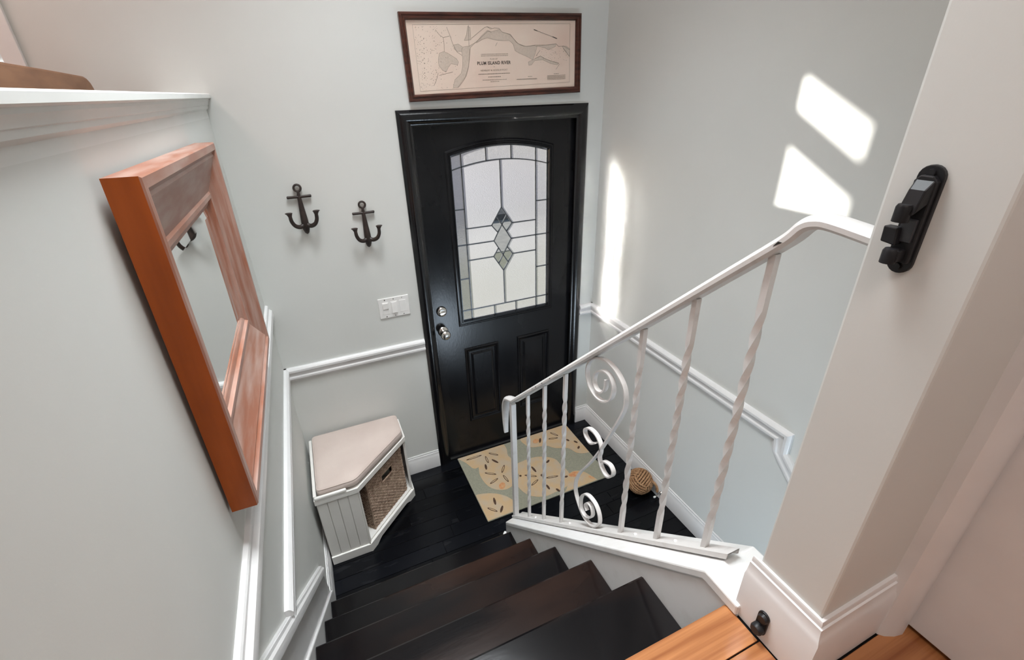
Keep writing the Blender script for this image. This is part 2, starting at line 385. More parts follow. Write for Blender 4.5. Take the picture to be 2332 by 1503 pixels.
# ------------------------------------------------------------------ stairs
stairs = struct(empty('stair_flight', (XL+.02, -.85, 0)), 'flight of five glossy black wooden steps up to the landing', 'stairs')
NY = [-.8444, -1.0744, -1.3004, -1.5341, -1.7599, -1.988]; HR = .2115
ox, oy = XL+.02, -.85
for i in range(5):
    z = HR*(i+1); yn = NY[i]; yb = NY[i+1]-.012
    pr = [(yb, z-.028), (yb, z), (yn-.008, z), (yn-.002, z-.004), (yn, z-.013), (yn-.002, z-.023), (yn-.008, z-.028)]
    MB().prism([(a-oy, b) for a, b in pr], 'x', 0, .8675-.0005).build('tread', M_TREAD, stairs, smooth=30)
for i in range(6):
    z0 = HR*i; yn = NY[i]
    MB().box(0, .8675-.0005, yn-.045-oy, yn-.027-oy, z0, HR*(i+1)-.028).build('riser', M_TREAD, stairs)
# lower flight, mostly hidden behind the curb
low = struct(empty('stair_flight_lower', (.63, -1.34, -.2)), 'black steps leading down beside the white curb', 'stairs')
for i in range(4):
    z = -HR*(i+1)+.2
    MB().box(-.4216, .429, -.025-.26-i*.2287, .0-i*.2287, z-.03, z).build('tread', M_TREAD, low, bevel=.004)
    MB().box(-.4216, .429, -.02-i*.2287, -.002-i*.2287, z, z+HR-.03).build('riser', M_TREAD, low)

struct(MB().box(.2084, XR, -3.4, -2.24, -1.2, -1.05).build('floor_lower', M_FLOOR), 'dark floor of the lower level hall', 'floor')
struct(MB().box(.0745, 1.179, -3.5, -3.4, -1.6, UF-.16).build('wall_lower', M_WALL), 'grey wall at the end of the lower level hall', 'wall')

# stair curb (low wall carrying the railing)
def ctop(y): return 1.2977-.9427*(y+1.9333)
X0, X1 = .0745, .2084
cb = MB()
def curb(mb, x0, x1, ys0, ys1, dz0, dz1):
    # body between offsets dz0 (bottom; None = floor) and dz1 under the top line
    prof = []
    for x, ys in ((x0, ys0), (x1, ys1)):
        top = [(ys, ctop(ys)+dz1), (-1.9333, 1.2977+dz1), (-2.018, 1.2977+dz1)]
        bot = [(-2.018, 1.2977+dz0), (-1.9333, 1.2977+dz0), (ys, ctop(ys)+dz0)] if dz0 is not None else [(-2.018, -.8), (ys, -.8)] if False else [(-2.018, 0.), (ys, 0.)]
        prof.append([(x, a, b) for a, b in top+bot])
    mb.loft(prof)
curb(cb, X0+.002, X1-.002, -.785, -.705, None, -.026)
cb.box(X0+.002, X1-.002, -3.4, -.80, -1.6, .0)
wall_curb = struct(cb.build('wall_stair_curb', M_CURB), 'low white sloping curb wall carrying the railing', 'wall')
cc = MB(); curb(cc, X0-.003, X1+.003, -.795, -.700, -.028, 0)
cc.build('cap_board', M_CURB, wall_curb, bevel=.004)
MB().prism([(.074, -.786), (.100, -.775), (.104, -.735), (.090, -.722), (.076, -.735)], 'z', 0, .070).build('shoe_block', M_CURB, wall_curb, bevel=.004)

# ------------------------------------------------------------------ trims
RAILP = [(0, 0), (.006, 0), (.006, -.006+.012), ]
def rail_profile(h=.078, d=.022):
    # (depth, z below top) of a chair rail
    return [(0, 0), (d*.55, 0), (d*.75, -h*.05), (d, -h*.16), (d, -h*.30), (d*.62, -h*.38), (d*.58, -h*.62), (d*.80, -h*.70), (d*.80, -h*.82), (d*.35, -h*.92), (d*.30, -h), (0, -h)]
def base_profile(h, d=.016):
    return [(0, 0), (d*.30, 0), (d*.40, -.004), (d*.40, -.012), (d*.58, -.013), (d*.62, -.020), (d*.80, -.033), (d*1.0, -.040), (d*1.0, -h), (0, -h)]
def trim_back(name, x0, x1, prof, z, label, cat):
    return struct(MB().prism([(-d, z+h) for d, h in prof], 'x', x0, x1).build(name, M_TRIM, smooth=30), label, cat)
def trim_right(name, y0, y1, prof, z, label, cat):
    return struct(MB().prism([(XR-d, z+h) for d, h in prof], 'y', y0, y1).build(name, M_TRIM, smooth=30), label, cat)
def trim_left(name, y0, y1, prof, z, label, cat):
    return struct(MB().prism([(XL+d, z+h) for d, h in prof], 'y', y0, y1).build(name, M_TRIM, smooth=30), label, cat)
rp = rail_profile()
trim_back('trim_1', XL, CAS0-.001, rp, RAILZ, 'white chair rail on the wall left of the front door', 'chair rail')
trim_back('trim_2', CAS1+.001, XR, rp, RAILZ, 'short white chair rail piece right of the front door', 'chair rail')
t3 = MB().loft([[(XR-d, 0, RAILZ+h) for d, h in rp], [(XR-d, -1.475-h, RAILZ+h) for d, h in rp]]).build('trim_3', M_TRIM, smooth=30)
struct(t3, 'white chair rail running along the right wall', 'chair rail')
# mitred drop, then the slope following the lower stairs
MB().loft([[(XR-d, -1.475-h, RAILZ+h) for d, h in rp], [(XR-d, -1.477-h*.85, .855+h*.44) for d, h in rp]]).build('rail_return', M_TRIM, t3, smooth=30)
MB().loft([[(XR-d, -1.477-h*.85, .855+h*.44) for d, h in rp], [(XR-d, -2.017, .855+h*1.35-.925*.54) for d, h in rp]]).build('sloping_rail', M_TRIM, t3, smooth=30)
t4 = trim_left('trim_4', -1.385, 0, rp, RAILZ, 'white chair rail running below the mirror on the left wall', 'chair rail')
bandp = [(0, 0), (.010, -.003), (.013, -.008), (.013, -.020), (.018, -.026), (.024, -.030), (.026, -.040), (.026, -.056), (.020, -.060), (0, -.060)]
t5 = trim_left('trim_5', -2.5, 0, bandp, 1.311, 'upper white trim band on the left wall under the mirror', 'trim')
bp_ = base_profile(BASEZ)
trim_back('baseboard_back', XL, CAS0-.001, bp_, BASEZ, 'white baseboard behind the corner bench', 'baseboard')
trim_back('baseboard_door', CAS1+.001, XR, bp_, BASEZ, 'short white baseboard right of the front door', 'baseboard')
trim_right('baseboard_right', -1.305, 0, bp_, BASEZ, 'white baseboard along the right wall behind the rope ball', 'baseboard')
trim_left('baseboard_left', -.72, 0, bp_, BASEZ, 'white baseboard on the left wall beside the bench', 'baseboard')
# skirt board of the stairs on the left wall
def st(y): return .342+.926*(-.7525-y)
sk = MB().prism([(-.700, 0), (-.7525, st(-.7525)), (-1.99, st(-1.99)), (-2.02, st(-1.99)), (-2.02, .95), (-1.2, .0)], 'x', XL, XL+.008)
t6 = struct(sk.build('trim_6', M_TRIM), 'white sloping stair skirt board at the foot of the left wall', 'skirt board')
def sl2(y): return .080+.922*(-.686-y)
sk2 = MB().prism([(-.690, .02), (-.690, sl2(-.690)), (-2.0, sl2(-2.0)), (-2.0, .95), (-1.2, .0)], 'x', XL+.007, XL+.017)
sk2.build('lower_board', M_TRIM, t6, bevel=.004)
capp = [(0, 0), (.012, -.002), (.014, -.010), (.020, -.016), (.022, -.026), (.022, -.040), (.012, -.046), (.010, -.058), (0, -.060)]
ring = lambda y, z: [(XL+d, y, z+h*1.2) for d, h in capp]
MB().loft([ring(-.752, st(-.752)), ring(-1.99, st(-1.99))]).build('cap_moulding', M_TRIM, t6, smooth=30)

# half-wall cap
cp = [(-.958, 2.221), (-.790, 2.221), (-.786, 2.218), (-.785, 2.206), (-.788, 2.203), (-.7945, 2.202), (-.7950, 2.196), (-.799, 2.190), (-.8010, 2.182), (-.8045, 2.180), (-.8050, 2.171), (-.809, 2.166), (-.813, 2.164), (-.813, 2.135), (-.933, 2.135), (-.933, 2.16), (-.945, 2.19), (-.958, 2.205)]
capm = MB().loft([[(x, y, z if z < 2.155 else z+.0067*y) for x, z in cp] for y in (0.0, -3.4)])
struct(capm.build('trim_7', mat('pale_cap_paint', lin(.68, .69, .67), .4, .4, col2=lin(.65, .66, .64), nscale=8, bump=.04), smooth=25), 'pale moulded cap along the top of the half wall', 'wall cap')

# partition-wall baseboard (wraps the wall end)
bpP = base_profile(.152, .017)
bb = MB()
path = [(.097+.25, -2.134), (.097, -2.134), (.097, -2.018)]
def wrap(d): return [(.300, -2.134-d), (.097-d, -2.134-d), (.097-d, -2.018+ (.012 if d > 0 else .0))]
rings = []
for k in range(3): rings.append([(wrap(d)[k][0], wrap(d)[k][1], UF+.152+h) for d, h in bpP])
bb.loft(rings)
struct(bb.build('baseboard_partition', M_TRIM, smooth=30), 'white baseboard wrapping the end of the partition wall', 'baseboard')

# ------------------------------------------------------------------ interior door (open) at the right edge
door2 = struct(empty('door_2', (.345, -2.165, UF)), 'open white interior door seen edge-on at the right', 'door')
MB().prism([(-.060, .031), (-.060, .012), (-.052, .004), (-.036, -.004), (-.018, -.008), (-.006, -.004), (-.001, .004), (-.001, .031)], 'z', 0, 2.1).build('casing', M_TRIM, door2, smooth=40)
MB().box(.0, .036, -.80, -.001, .012, 2.06).build('slab', M_TRIM, door2, bevel=.002)

# ------------------------------------------------------------------ window in the living-room wall
win = struct(empty('window_1', (-2.04, 0, 1.98)), 'white framed living room window with blinds at upper left', 'window')
wx, wz = -2.04, 1.98
def wb_(name, x0, x1, y0, y1, z0, z1, m=M_VINYL, bevel=.003): return MB().box(x0-wx, x1-wx, y0, y1, z0-wz, z1-wz).build(name, m, win, bevel=bevel)
wb_('casing', -1.36, -1.305, -.018, .0, 1.93, 3.10); wb_('casing', -2.775, -2.72, -.018, .0, 1.93, 3.10)
wb_('casing', -2.775, -1.305, -.018, .0, 3.05, 3.12); wb_('sill', -2.80, -1.28, -.05, .06, 1.93, 1.98)
wb_('mullion', -1.86, -1.82, .02, .10, 1.98, 3.05)
for xa, xb in ((-2.72, -1.86), (-1.82, -1.36)):
    wb_('sash_stile', xa, xa+.02, .03, .09, 1.98, 3.05); wb_('sash_stile', xb-.02, xb, .03, .09, 1.98, 3.05)
    wb_('sash_rail', xa+.02, xb-.02, .03, .09, 1.98, 2.03); wb_('sash_rail', xa+.02, xb-.02, .03, .09, 2.70, 2.79); wb_('sash_rail', xa+.02, xb-.02, .03, .09, 2.92, 3.05)
    wb_('pane', xa+.02, xb-.02, .058, .062, 2.03, 2.70, M_PANE, 0); wb_('pane', xa+.02, xb-.02, .058, .062, 2.79, 2.92, M_PANE, 0)
for k in range(34):                                   # closed blind in the right-hand unit
    z = 2.0+k*.03
    MB().prism([(.012, z-wz), (-.004, z+.031-wz), (-.003, z+.031-wz), (.013, z-wz)], 'x', -1.815-wx, -1.365-wx).build('blind_slat', M_BLIND, win)

# ------------------------------------------------------------------ front door
door = struct(empty('door_1', (.45, 0, 0)), 'glossy black front door with arched leaded glass', 'door')
DX = .45
SY = .02                                             # slab face
def D(mb, name, m, parent=door, **k):
    mb.v = [(x-DX, y, z) for x, y, z in mb.v]; return mb.build(name, m, parent, **k)
casp = [(0, 0), (0, .010), (.006, .017), (.018, .024), (.034, .026), (.048, .021), (.056, .013), (.060, .010), (.070, .010), (.070, 0)]
rails = frame_rails(CAS0, CAS1, -.5, CASZ, casp, lambda u, v, h: (u, -h, v), 'tlr')
for sd in 'tlr':
    mb = rails[sd]; mb.v = [(x, y, max(z, 0)) for x, y, z in mb.v]
    D(mb, 'casing', M_CASE, smooth=40)
for a, b in ((-.03, .0), (SL1, SL1+.03)): D(MB().box(a, b, -.006, .12, 0, SLZ+.03), 'jamb', M_CASE)
D(MB().box(0, SL1, -.006, .12, SLZ, SLZ+.03), 'head_jamb', M_CASE)
D(MB().prism([(-.006, 0), (-.006, .012), (.004, .020), (.12, .020), (.12, 0)], 'x', 0, SL1), 'threshold', M_CASE, bevel=.003)
def arch_o(x): return 1.987-.047*((x-.456)/.309)**2
NA = 14
ax0, ax1 = .148, .764
arc = [(ax0+(ax1-ax0)*i/NA, arch_o(ax0+(ax1-ax0)*i/NA)) for i in range(NA+1)]
g = .003
zb, zt = .024, SLZ-.003
sb = MB()
sb.box(g, ax0+.012, SY, SY+.044, zb, zt); sb.box(ax1-.012, SL1-g, SY, SY+.044, zb, zt); sb.box(ax0+.012, ax1-.012, SY, SY+.044, zb, .982)
sb.prism([(ax0+.012, zt)]+[(min(max(x, ax0+.012), ax1-.012), z-.012) for x, z in arc]+[(ax1-.012, zt)], 'y', SY, SY+.044)
slab = D(sb, 'slab', M_BLACK)
# lite moulding ring
path = [(ax0, .968), (ax1, .968)]+arc[::-1]
D(ring_sweep(path, [(0, 0), (0, .004), (.006, .010), (.013, .011), (.016, .007), (.020, .007), (.024, .012), (.028, .012), (.032, -.006), (.032, -.012), (.0, -.012)], lambda u, v, h: (u, SY-h, v)), 'glass_moulding', M_BLACK, smooth=30)
# two raised panels
for (a, b, c, d) in ((.169, .391, .262, .812), (.521, .748, .256, .812)):
    D(ring_sweep([(a, c), (b, c), (b, d), (a, d)], [(0, -.002), (0, .004), (.006, .009), (.012, .007), (.016, .001), (.019, .006), (.026, .003), (.030, -.002)], lambda u, v, h: (u, SY-h, v)), 'panel_moulding', M_BLACK, smooth=30)
    e = .038; mb = MB(); i2 = .014
    mb.add([(a+e, SY, c+e), (b-e, SY, c+e), (b-e, SY, d-e), (a+e, SY, d-e), (a+e+i2, SY-.008, c+e+i2), (b-e-i2, SY-.008, c+e+i2), (b-e-i2, SY-.008, d-e-i2), (a+e+i2, SY-.008, d-e-i2)],
           [(0,1,5,4),(1,2,6,5),(2,3,7,6),(3,0,4,7),(4,5,6,7),(3,2,1,0)])
    D(mb, 'raised_panel', M_BLACK)
# leaded glass
GY = .030
gxl, gxr, gzb = .180, .732, .998
iL, iR, ib = .236, .660, 1.058
go = lambda x: 1.955-.044*((x-.456)/.276)**2
gi = lambda x: 1.884-.037*((x-.448)/.268)**2
def arcp(f, a, b, n=6): return [(a+(b-a)*i/n, f(a+(b-a)*i/n)) for i in range(n+1)]
panes_f = []; panes_p = []; panes_d = []
m_ = .449
hz = [1.540, 1.451, 1.360]
dT, dL, dR, dC = (m_, 1.634), (.387, 1.540), (.510, 1.540), (m_, 1.540)
mL, mR = (.418, 1.587), (.4795, 1.587)
cl, cr_ = (.3965, 1.451), (.5025, 1.451); cB = (m_, 1.363)
tl, tr_ = (.4225, 1.4955), (.4757, 1.4955)
ll, lr = (.391, 1.360), (.510, 1.360); lb = (m_, 1.267)
bl, br = (.420, 1.3135), (.4795, 1.3135); ul, ur = (.4225, 1.407), (.4757, 1.407)
panes_f += [arcp(gi, iL, m_)+[dT, mL, dL, (iL, hz[0])], arcp(gi, m_, iR)+[(iR, hz[0]), dR, mR, dT],
            [(iL, hz[0]), dL, tl, cl, (iL, hz[1])], [dR, (iR, hz[0]), (iR, hz[1]), cr_, tr_],
            [(iL, hz[1]), cl, ul, ll, (iL, hz[2])], [cr_, (iR, hz[1]), (iR, hz[2]), lr, ur],
            [(iL, hz[2]), ll, bl, lb, (m_, ib), (iL, ib)], [lr, (iR, hz[2]), (iR, ib), (m_, ib), lb, br]]
panes_d += [[dT, mR, dC, mL], [mL, dC, tl, dL], [mR, dR, tr_, dC], [dC, tr_, cr_, ur, cB, ul, cl, tl], [ul, cB, bl, ll], [ur, lr, br, cB], [cB, br, lb, bl]]
zl = [gzb, ib, 1.254, 1.451, 1.646]
for xa, xb, fo in ((gxl, iL, 1), (iR, gxr, 1)):
    for a, b in zip(zl, zl[1:]): panes_p.append([(xa, a), (xb, a), (xb, b), (xa, b)])
    panes_p.append([(xa, zl[-1]), (xb, zl[-1]), (xb, gi(xb)), (xa, gi(xa))])
    panes_p.append([(xa, gi(xa)), (xb, gi(xb)), (xb, go(xb)), (xa, go(xa))])
for a, b in ((iL, .372), (.372, .515), (.515, iR)): panes_p.append(arcp(gi, a, b)+arcp(go, a, b)[::-1])
for a, b in ((iL, .381), (.381, .522), (.522, iR)): panes_p.append([(a, gzb), (b, gzb), (b, ib), (a, ib)])
def pane(poly, m, y0=GY, th=.004, name='pane'):
    n = len(poly); mb = MB()
    mb.add([(x, y0, z) for x, z in poly]+[(x, y0+th, z) for x, z in poly], [tuple(range(n))], 0)
    b = len(mb.v)-2*n
    mb.f.append(tuple(range(b+n, b+2*n))[::-1]); mb.m.append(1)
    for i in range(n): mb.f.append((b+i, b+(i+1) % n, b+n+(i+1) % n, b+n+i)); mb.m.append(1)
    return D(mb, name, [m, M_GBACK], slab)
for p in panes_f: pane(p, M_FROST)
for p in panes_p: pane(p, M_PEBBLE)
for p in panes_d: pane(p, M_BEVGL)
def came(pts, wd=.0028, closed=False):
    return MB().bar([(x, GY, z) for x, z in pts], .0045, wd, side=(0, 1, 0), closed=closed)
lines = [[(iL, gzb), (iL, go(iL))], [(iR, gzb), (iR, go(iR))], [(gxl, ib), (gxr, ib)], arcp(gi, gxl, gxr, 16), [(.372, gi(.372)), (.372, go(.372))], [(.515, gi(.515)), (.515, go(.515))],
         [(.381, gzb), (.381, ib)], [(.522, gzb), (.522, ib)], [(m_, gi(m_)), dT], [lb, (m_, ib)]]
for z in zl[2:]: lines += [[(gxl, z), (iL, z)], [(iR, z), (gxr, z)]]
lines += [[(iL, hz[0]), dL], [dR, (iR, hz[0])], [(iL, hz[1]), cl], [cr_, (iR, hz[1])], [(iL, hz[2]), ll], [lr, (iR, hz[2])]]
lines += [[dL, dT], [dT, dR], [mL, tr_], [mR, tl], [dL, tl], [dR, tr_], [tl, cl], [tr_, cr_], [cl, ul], [cr_, ur], [ul, br], [ur, bl], [ul, ll], [ur, lr], [ll, lb], [lb, lr]]
for l in lines: D(came(l), 'lead_came', M_CAME, slab)
D(came([(gxl, gzb), (gxr, gzb)]+arcp(go, gxl, gxr, 14)[::-1], .004, True), 'lead_border', M_CAME, slab)
# hardware
kn = D(MB().lathe([(0.0, 0), (.030, 0), (.031, .003), (.030, .006), (.020, .011), (.012, .013), (.011, .030), (.016, .036), (.024, .042), (.0285, .051), (.028, .060), (.022, .068), (.010, .0715), (.0, .072)][::1], (.049, 0, .960), 'y', 28), 'knob', M_NICKEL, smooth=50)
me = kn.data
for v in me.vertices: v.co.y = SY - v.co.y
me.flip_normals()
db = D(MB().lathe([(0, 0), (.0285, 0), (.030, .004), (.029, .010), (.024, .015), (.016, .016), (0, .0165)], (.052, 0, 1.088), 'y', 28), 'deadbolt', M_NICKEL, smooth=40)
for v in db.data.vertices: v.co.y = SY - v.co.y
db.data.flip_normals()
D(MB().box(.052-.017, .052+.017, SY-.030, SY-.015, 1.088-.004, 1.088+.004), 'thumb_turn', M_NICKEL, db, bevel=.003)
for z0, z1 in ((1.794, 1.90), (1.042, 1.15), (.18, .285)):
    mb = MB().box(.884, .899, SY-.003, SY+.002, z0, z1)
    n = 5
    for k in range(n):
        a = z0+(z1-z0)*k/n; b = z0+(z1-z0)*(k+1)/n-.0015
        mb.lathe([(0, a), (.0065, a), (.0065, b), (0, b)], (.9005, SY-.007, 0), 'z', 12)
    mb.lathe([(0, z1), (.004, z1), (.005, z1+.004), (0, z1+.007)], (.9005, SY-.007, 0), 'z', 10)
    D(mb, 'hinge', M_CASE, smooth=40)

# ------------------------------------------------------------------ outside the door
gnd = struct(MB().box(-.6, 1.6, .121, 2.2, -.28, -.02).build('ground_stoop', M_CONC), 'pale concrete stoop outside the front door', 'stoop')
struct(MB().box(-12, 14, .14, 4.6, -.34, -.18).build('ground_lawn', M_GRASS), 'green lawn outside the front door', 'lawn')
struct(MB().box(-12, 14, 4.6, 6.6, -.34, -.17).build('ground_walk', M_CONC), 'pale concrete pavement beyond the lawn', 'pavement')
struct(MB().box(-12, 14, 6.6, 7.2, -.34, -.05).build('ground_kerb', M_DKHEDGE), 'dark kerb strip beyond the pavement', 'kerb')
struct(MB().box(-12, 14, 7.2, 40, -.34, -.15).build('ground_road', M_ASPH), 'grey asphalt road outside', 'road')

# ------------------------------------------------------------------ wall mirror
mir = tag(empty('wall_mirror', (-.811, -1.4648, 1.4137), (-.0145, .0117, 0)), 'large reddish pine framed mirror hanging on the left half wall', 'mirror')
MW, MH = .871, .681
mp_ = [(.0, .004), (0, .052), (.003, .055), (.020, .055), (.025, .049), (.030, .046), (.036, .049), (.040, .047), (.126, .022), (.132, .026), (.143, .026), (.149, .018), (.158, .016), (.165, .011), (.165, .004)]
fr = frame_rails(0, MW, 0, MH, mp_, lambda u, v, h: (h, u, v))
for sd in 'btlr':
    mb = fr[sd]
    n = len(mp_); mb.m = []
    for f in mb.f:
        idx = sorted(i % n for i in f)
        mb.m.append(1 if (len(f) == 4 and idx[0] in (0,) and idx[-1] in (1,) and sd in 'lr') else 0)
    mb.build('frame_rail', [M_MIRWOOD_H if sd in 'bt' else M_MIRWOOD_V, M_MIRSIDE], mir, smooth=25)
e = .163; b2 = .184
gm = MB()
gm.add([(.0115, e, e), (.0115, MW-e, e), (.0115, MW-e, MH-e), (.0115, e, MH-e), (.0135, b2, b2), (.0135, MW-b2, b2), (.0135, MW-b2, MH-b2), (.0135, b2, MH-b2),
        (.006, e, e), (.006, MW-e, e), (.006, MW-e, MH-e), (.006, e, MH-e)],
       [(0,1,5,4),(1,2,6,5),(2,3,7,6),(3,0,4,7),(4,5,6,7),(11,10,9,8),(0,8,9,1),(1,9,10,2),(2,10,11,3),(3,11,8,0)])
tag(gm.build('mirror_glass', M_MIRROR, mir), 'bevelled mirror glass')
MB().box(.001, .004, .03, MW-.03, .03, MH-.03).build('back_board', M_MIRSIDE, mir)

# ------------------------------------------------------------------ framed map
pic = tag(empty('framed_map', (.444, -.004, 2.347), (0, -.0206, 0)), 'long mahogany framed antique river map above the front door', 'picture')
PWd, PHt = .449, .1715
pp = [(0, 0), (0, .018), (.003, .021), (.010, .021), (.012, .017), (.016, .017), (.018, .020), (.022, .020), (.028, .012), (.029, .008), (.029, 0)]
fr = frame_rails(-PWd, PWd, -PHt, PHt, pp, lambda u, v, h: (u, -h, v))
for sd in 'btlr': fr[sd].build('frame_rail', M_MAHOG, pic, smooth=25)
paper = MB().box(-.424, .424, -.007, -.002, -.146, .146).build('map_paper', M_PAPER, pic)
def flat(polys, name, m, y=-.0074, th=.0003):
    mb = MB()
    for p in polys: mb.prism(p, 'y', y, y+th)
    return mb.build(name, m, paper)
def stroke(pts, wd):
    out = []
    for a, b in zip(pts, pts[1:]):
        a, b = Vector(a), Vector(b); d = (b-a)
        if d.length < 1e-6: continue
        d.normalize(); n = Vector((-d.y, d.x))*wd/2; a = a-d*wd*.3; b = b+d*wd*.3
        out.append([tuple(a-n), tuple(b-n), tuple(b+n), tuple(a+n)])
    return out
wash = {'flats': [(-0.2843, 0.018), (-0.2629, 0.0241), (-0.2454, 0.0173), (-0.2256, 0.0061), (-0.2056, -0.0053), (-0.1977, -0.0187), (-0.2029, -0.0296), (-0.2343, -0.0244), (-0.2492, -0.0395), (-0.2618, -0.0569), (-0.2769, -0.0497), (-0.2907, -0.0339), (-0.2937, -0.0164), (-0.2903, 0.0009)],
 'river': [(-0.1717, 0.0399), (-0.1392, 0.0438), (-0.1054, 0.0586), (-0.1344, 0.0372), (-0.1399, 0.0066), (-0.1493, -0.0355), (-0.1641, -0.0757), (-0.1879, -0.0955), (-0.2125, -0.1221), (-0.2342, -0.1212), (-0.2227, -0.0896), (-0.1904, -0.0658), (-0.1793, -0.0369), (-0.1758, -0.0015), (-0.1785, 0.0248)],
 'spit': [(-0.1399, 0.1206), (-0.1286, 0.1143), (-0.1289, 0.0675), (-0.1611, 0.0656), (-0.1482, 0.089)],
 'blob': [(-0.213, 0.0491), (-0.1917, 0.052), (-0.1741, 0.0421), (-0.1787, 0.0226), (-0.2, 0.023), (-0.2133, 0.034)],
 'up': [(-0.0465, 0.1035), (-0.0249, 0.0991), (0.0145, 0.1076), (0.0278, 0.0967), (0.0697, 0.0877), (0.0832, 0.0721), (0.1082, 0.0495), (0.1487, 0.0377), (0.1934, 0.0416), (0.2082, 0.0369), (0.1955, 0.0047), (0.1828, -0.0184), (0.1768, -0.0159), (0.1591, -0.0062), (0.1066, 0.0132), (0.0895, 0.0226), (0.082, 0.0476), (0.0627, 0.0634), (0.0061, 0.064), (-0.0215, 0.0686), (-0.0486, 0.0754), (-.075, .068), (-.105, .055), (-.08, .08)],
 'low': [(0.195, -0.0139), (0.2256, -0.0029), (0.256, -0.0176), (0.2932, -0.028), (0.3278, -0.036), (0.3183, -0.043), (0.2838, -0.0373), (0.2375, -0.0196), (0.1948, -0.021), (0.1762, -0.0393), (0.161, -0.0413), (0.1585, -0.0272)],
 'tip': [(0.3464, 0.035), (0.3684, 0.037), (0.3907, 0.0249), (0.388, -0.0085), (0.3622, 0.0158)],
 'top': [(0.2023, 0.0392), (0.2568, 0.042), (0.3121, 0.0471), (0.309, 0.0355), (0.2688, 0.0221), (0.2505, 0.0316)]}
flat(list(wash.values()), 'map_wash', M_WASH, -.0073)
ink = [[(-0.1357, 0.1238), (-0.1407, 0.0416)], [(-0.1256, 0.0739), (-0.0915, 0.0951), (-0.0601, 0.1142), (-0.0462, 0.1184), (-0.0248, 0.112)], [(-0.1054, 0.0586), (-0.0708, 0.0821), (-0.042, 0.1013), (-0.026, 0.0948)], [(-0.2912, 0.1064), (-0.2758, 0.0877), (-0.2592, 0.0771), (-0.2583, 0.0518), (-0.2603, 0.024)], [(-0.2592, 0.0771), (-0.2301, 0.0832)], [(-0.2392, 0.1166), (-0.2273, 0.0853), (-0.2178, 0.0534), (-0.2002, 0.0208), (-0.1776, 0.0073)], [(-0.2991, -0.0601), (-0.3103, -0.0865), (-0.3264, -0.1106)], [(-0.295, -0.0692), (-0.2626, -0.0635), (-0.23, -0.0578)], [(-0.1375, 0.0329), (-0.1493, -0.0355), (-0.1734, -0.0868), (-0.2098, -0.1222)], [(-0.0455, 0.1174), (-0.0297, 0.1088), (-0.0101, 0.113), (0.012, 0.1119), (0.0278, 0.0967), (0.064, 0.0877), (0.0832, 0.0721), (0.0997, 0.0541), (0.1254, 0.0425), (0.1487, 0.0377), (0.1964, 0.0427), (0.2568, 0.042), (0.3121, 0.0471), (0.3276, 0.0352), (0.3558, 0.0372), (0.3908, 0.0201)], [(0.3527, 0.0278), (0.3718, 0.0109), (0.388, -0.0085)], [(0.195, -0.0139), (0.2256, -0.0029), (0.256, -0.0176), (0.2932, -0.028), (0.3278, -0.036)], [(0.3309, -0.0409), (0.312, -0.0622)], [(-0.0, 0.0552), (-0.0093, 0.0421)], [(0.2013, -0.0024), (0.223, 0.0205)], [(0.0928, -0.0997), (0.1258, -0.0997), (0.2052, -0.1013)]]
polys = []
for l in ink: polys += stroke(l, .0016)
for k in wash: polys += stroke(wash[k]+[wash[k][0]], .0009)
polys += stroke([(-.392, .126), (.390, .130), (.390, -.122), (-.392, -.130), (-.392, .126)], .0009)
flat(polys, 'map_lines', M_INK, -.0076)
rr = random.Random(5); dots = []
for _ in range(420):                                    # marsh stipple of the left part
    u = rr.uniform(-.388, -.20); v = rr.uniform(-.126, .122)
    if rr.random() < (u+.40)/.20*.9 : continue
    s_ = rr.uniform(.0006, .0013); dots.append([(u-s_, v-s_), (u+s_, v-s_), (u+s_, v+s_), (u-s_, v+s_)])
for _ in range(60):
    u = rr.uniform(.20, .38); v = rr.uniform(-.03, .03); s_ = rr.uniform(.0006, .0012); dots.append([(u-s_, v-s_), (u+s_, v-s_), (u+s_, v+s_), (u-s_, v+s_)])
tag(flat(dots, 'map_stipple', M_INK, -.0077), kind='stuff')
dk = stroke([(.1935, .106), (.255, .0875), (.3167, .069)], .0012)+stroke([(.193, .1062), (.210, .1010)], .003)+stroke([(.294, .076), (.3167, .069)], .0035)
flat(dk, 'north_arrow', M_INKD, -.0078)
def lettering(txt, size, u, v, align='CENTER', m=M_INKD, bold=0., xs=1.0):
    cu = bpy.data.curves.new('lettering', 'FONT'); cu.body = txt; cu.size = size; cu.align_x = align; cu.align_y = 'CENTER'; cu.offset = bold; cu.space_character = 1.08
    cu.resolution_u = 3
    o = bpy.data.objects.new('lettering', cu); COL.objects.link(o)
    bpy.context.view_layer.update()
    me = bpy.data.meshes.new_from_object(o.evaluated_get(bpy.context.evaluated_depsgraph_get()))
    bpy.data.objects.remove(o)
    me.name = 'lettering'; me.materials.clear(); me.materials.append(m)
    me.transform(Matrix(((xs, 0, 0, u), (0, 0, 0, -.0080), (0, 1, 0, v), (0, 0, 0, 1))))
    ob = bpy.data.objects.new('lettering', me); COL.objects.link(ob); ob.parent = paper
    return ob
lettering('PLAN OF', .0090, -.022, -.0105, m=M_INK)
lettering('PLUM ISLAND RIVER', .0185, -.0215, -.0268, bold=.0005, xs=.96)
lettering('IN', .0060, -.022, -.0425, m=M_INK)
lettering('NEWBURY & NEWBURYPORT', .0100, -.0232, -.0566, m=M_INK, xs=.98)
def print_line(u0, u1, v, h, seed):                     # lines of print too small to read
    r2 = random.Random(seed); out = []; u = u0
    while u < u1:
        l = r2.uniform(.003, .009); out.append([(u, v-h/2), (min(u+l, u1), v-h/2), (min(u+l, u1), v+h/2), (u, v+h/2)]); u += l+.0018
    return out
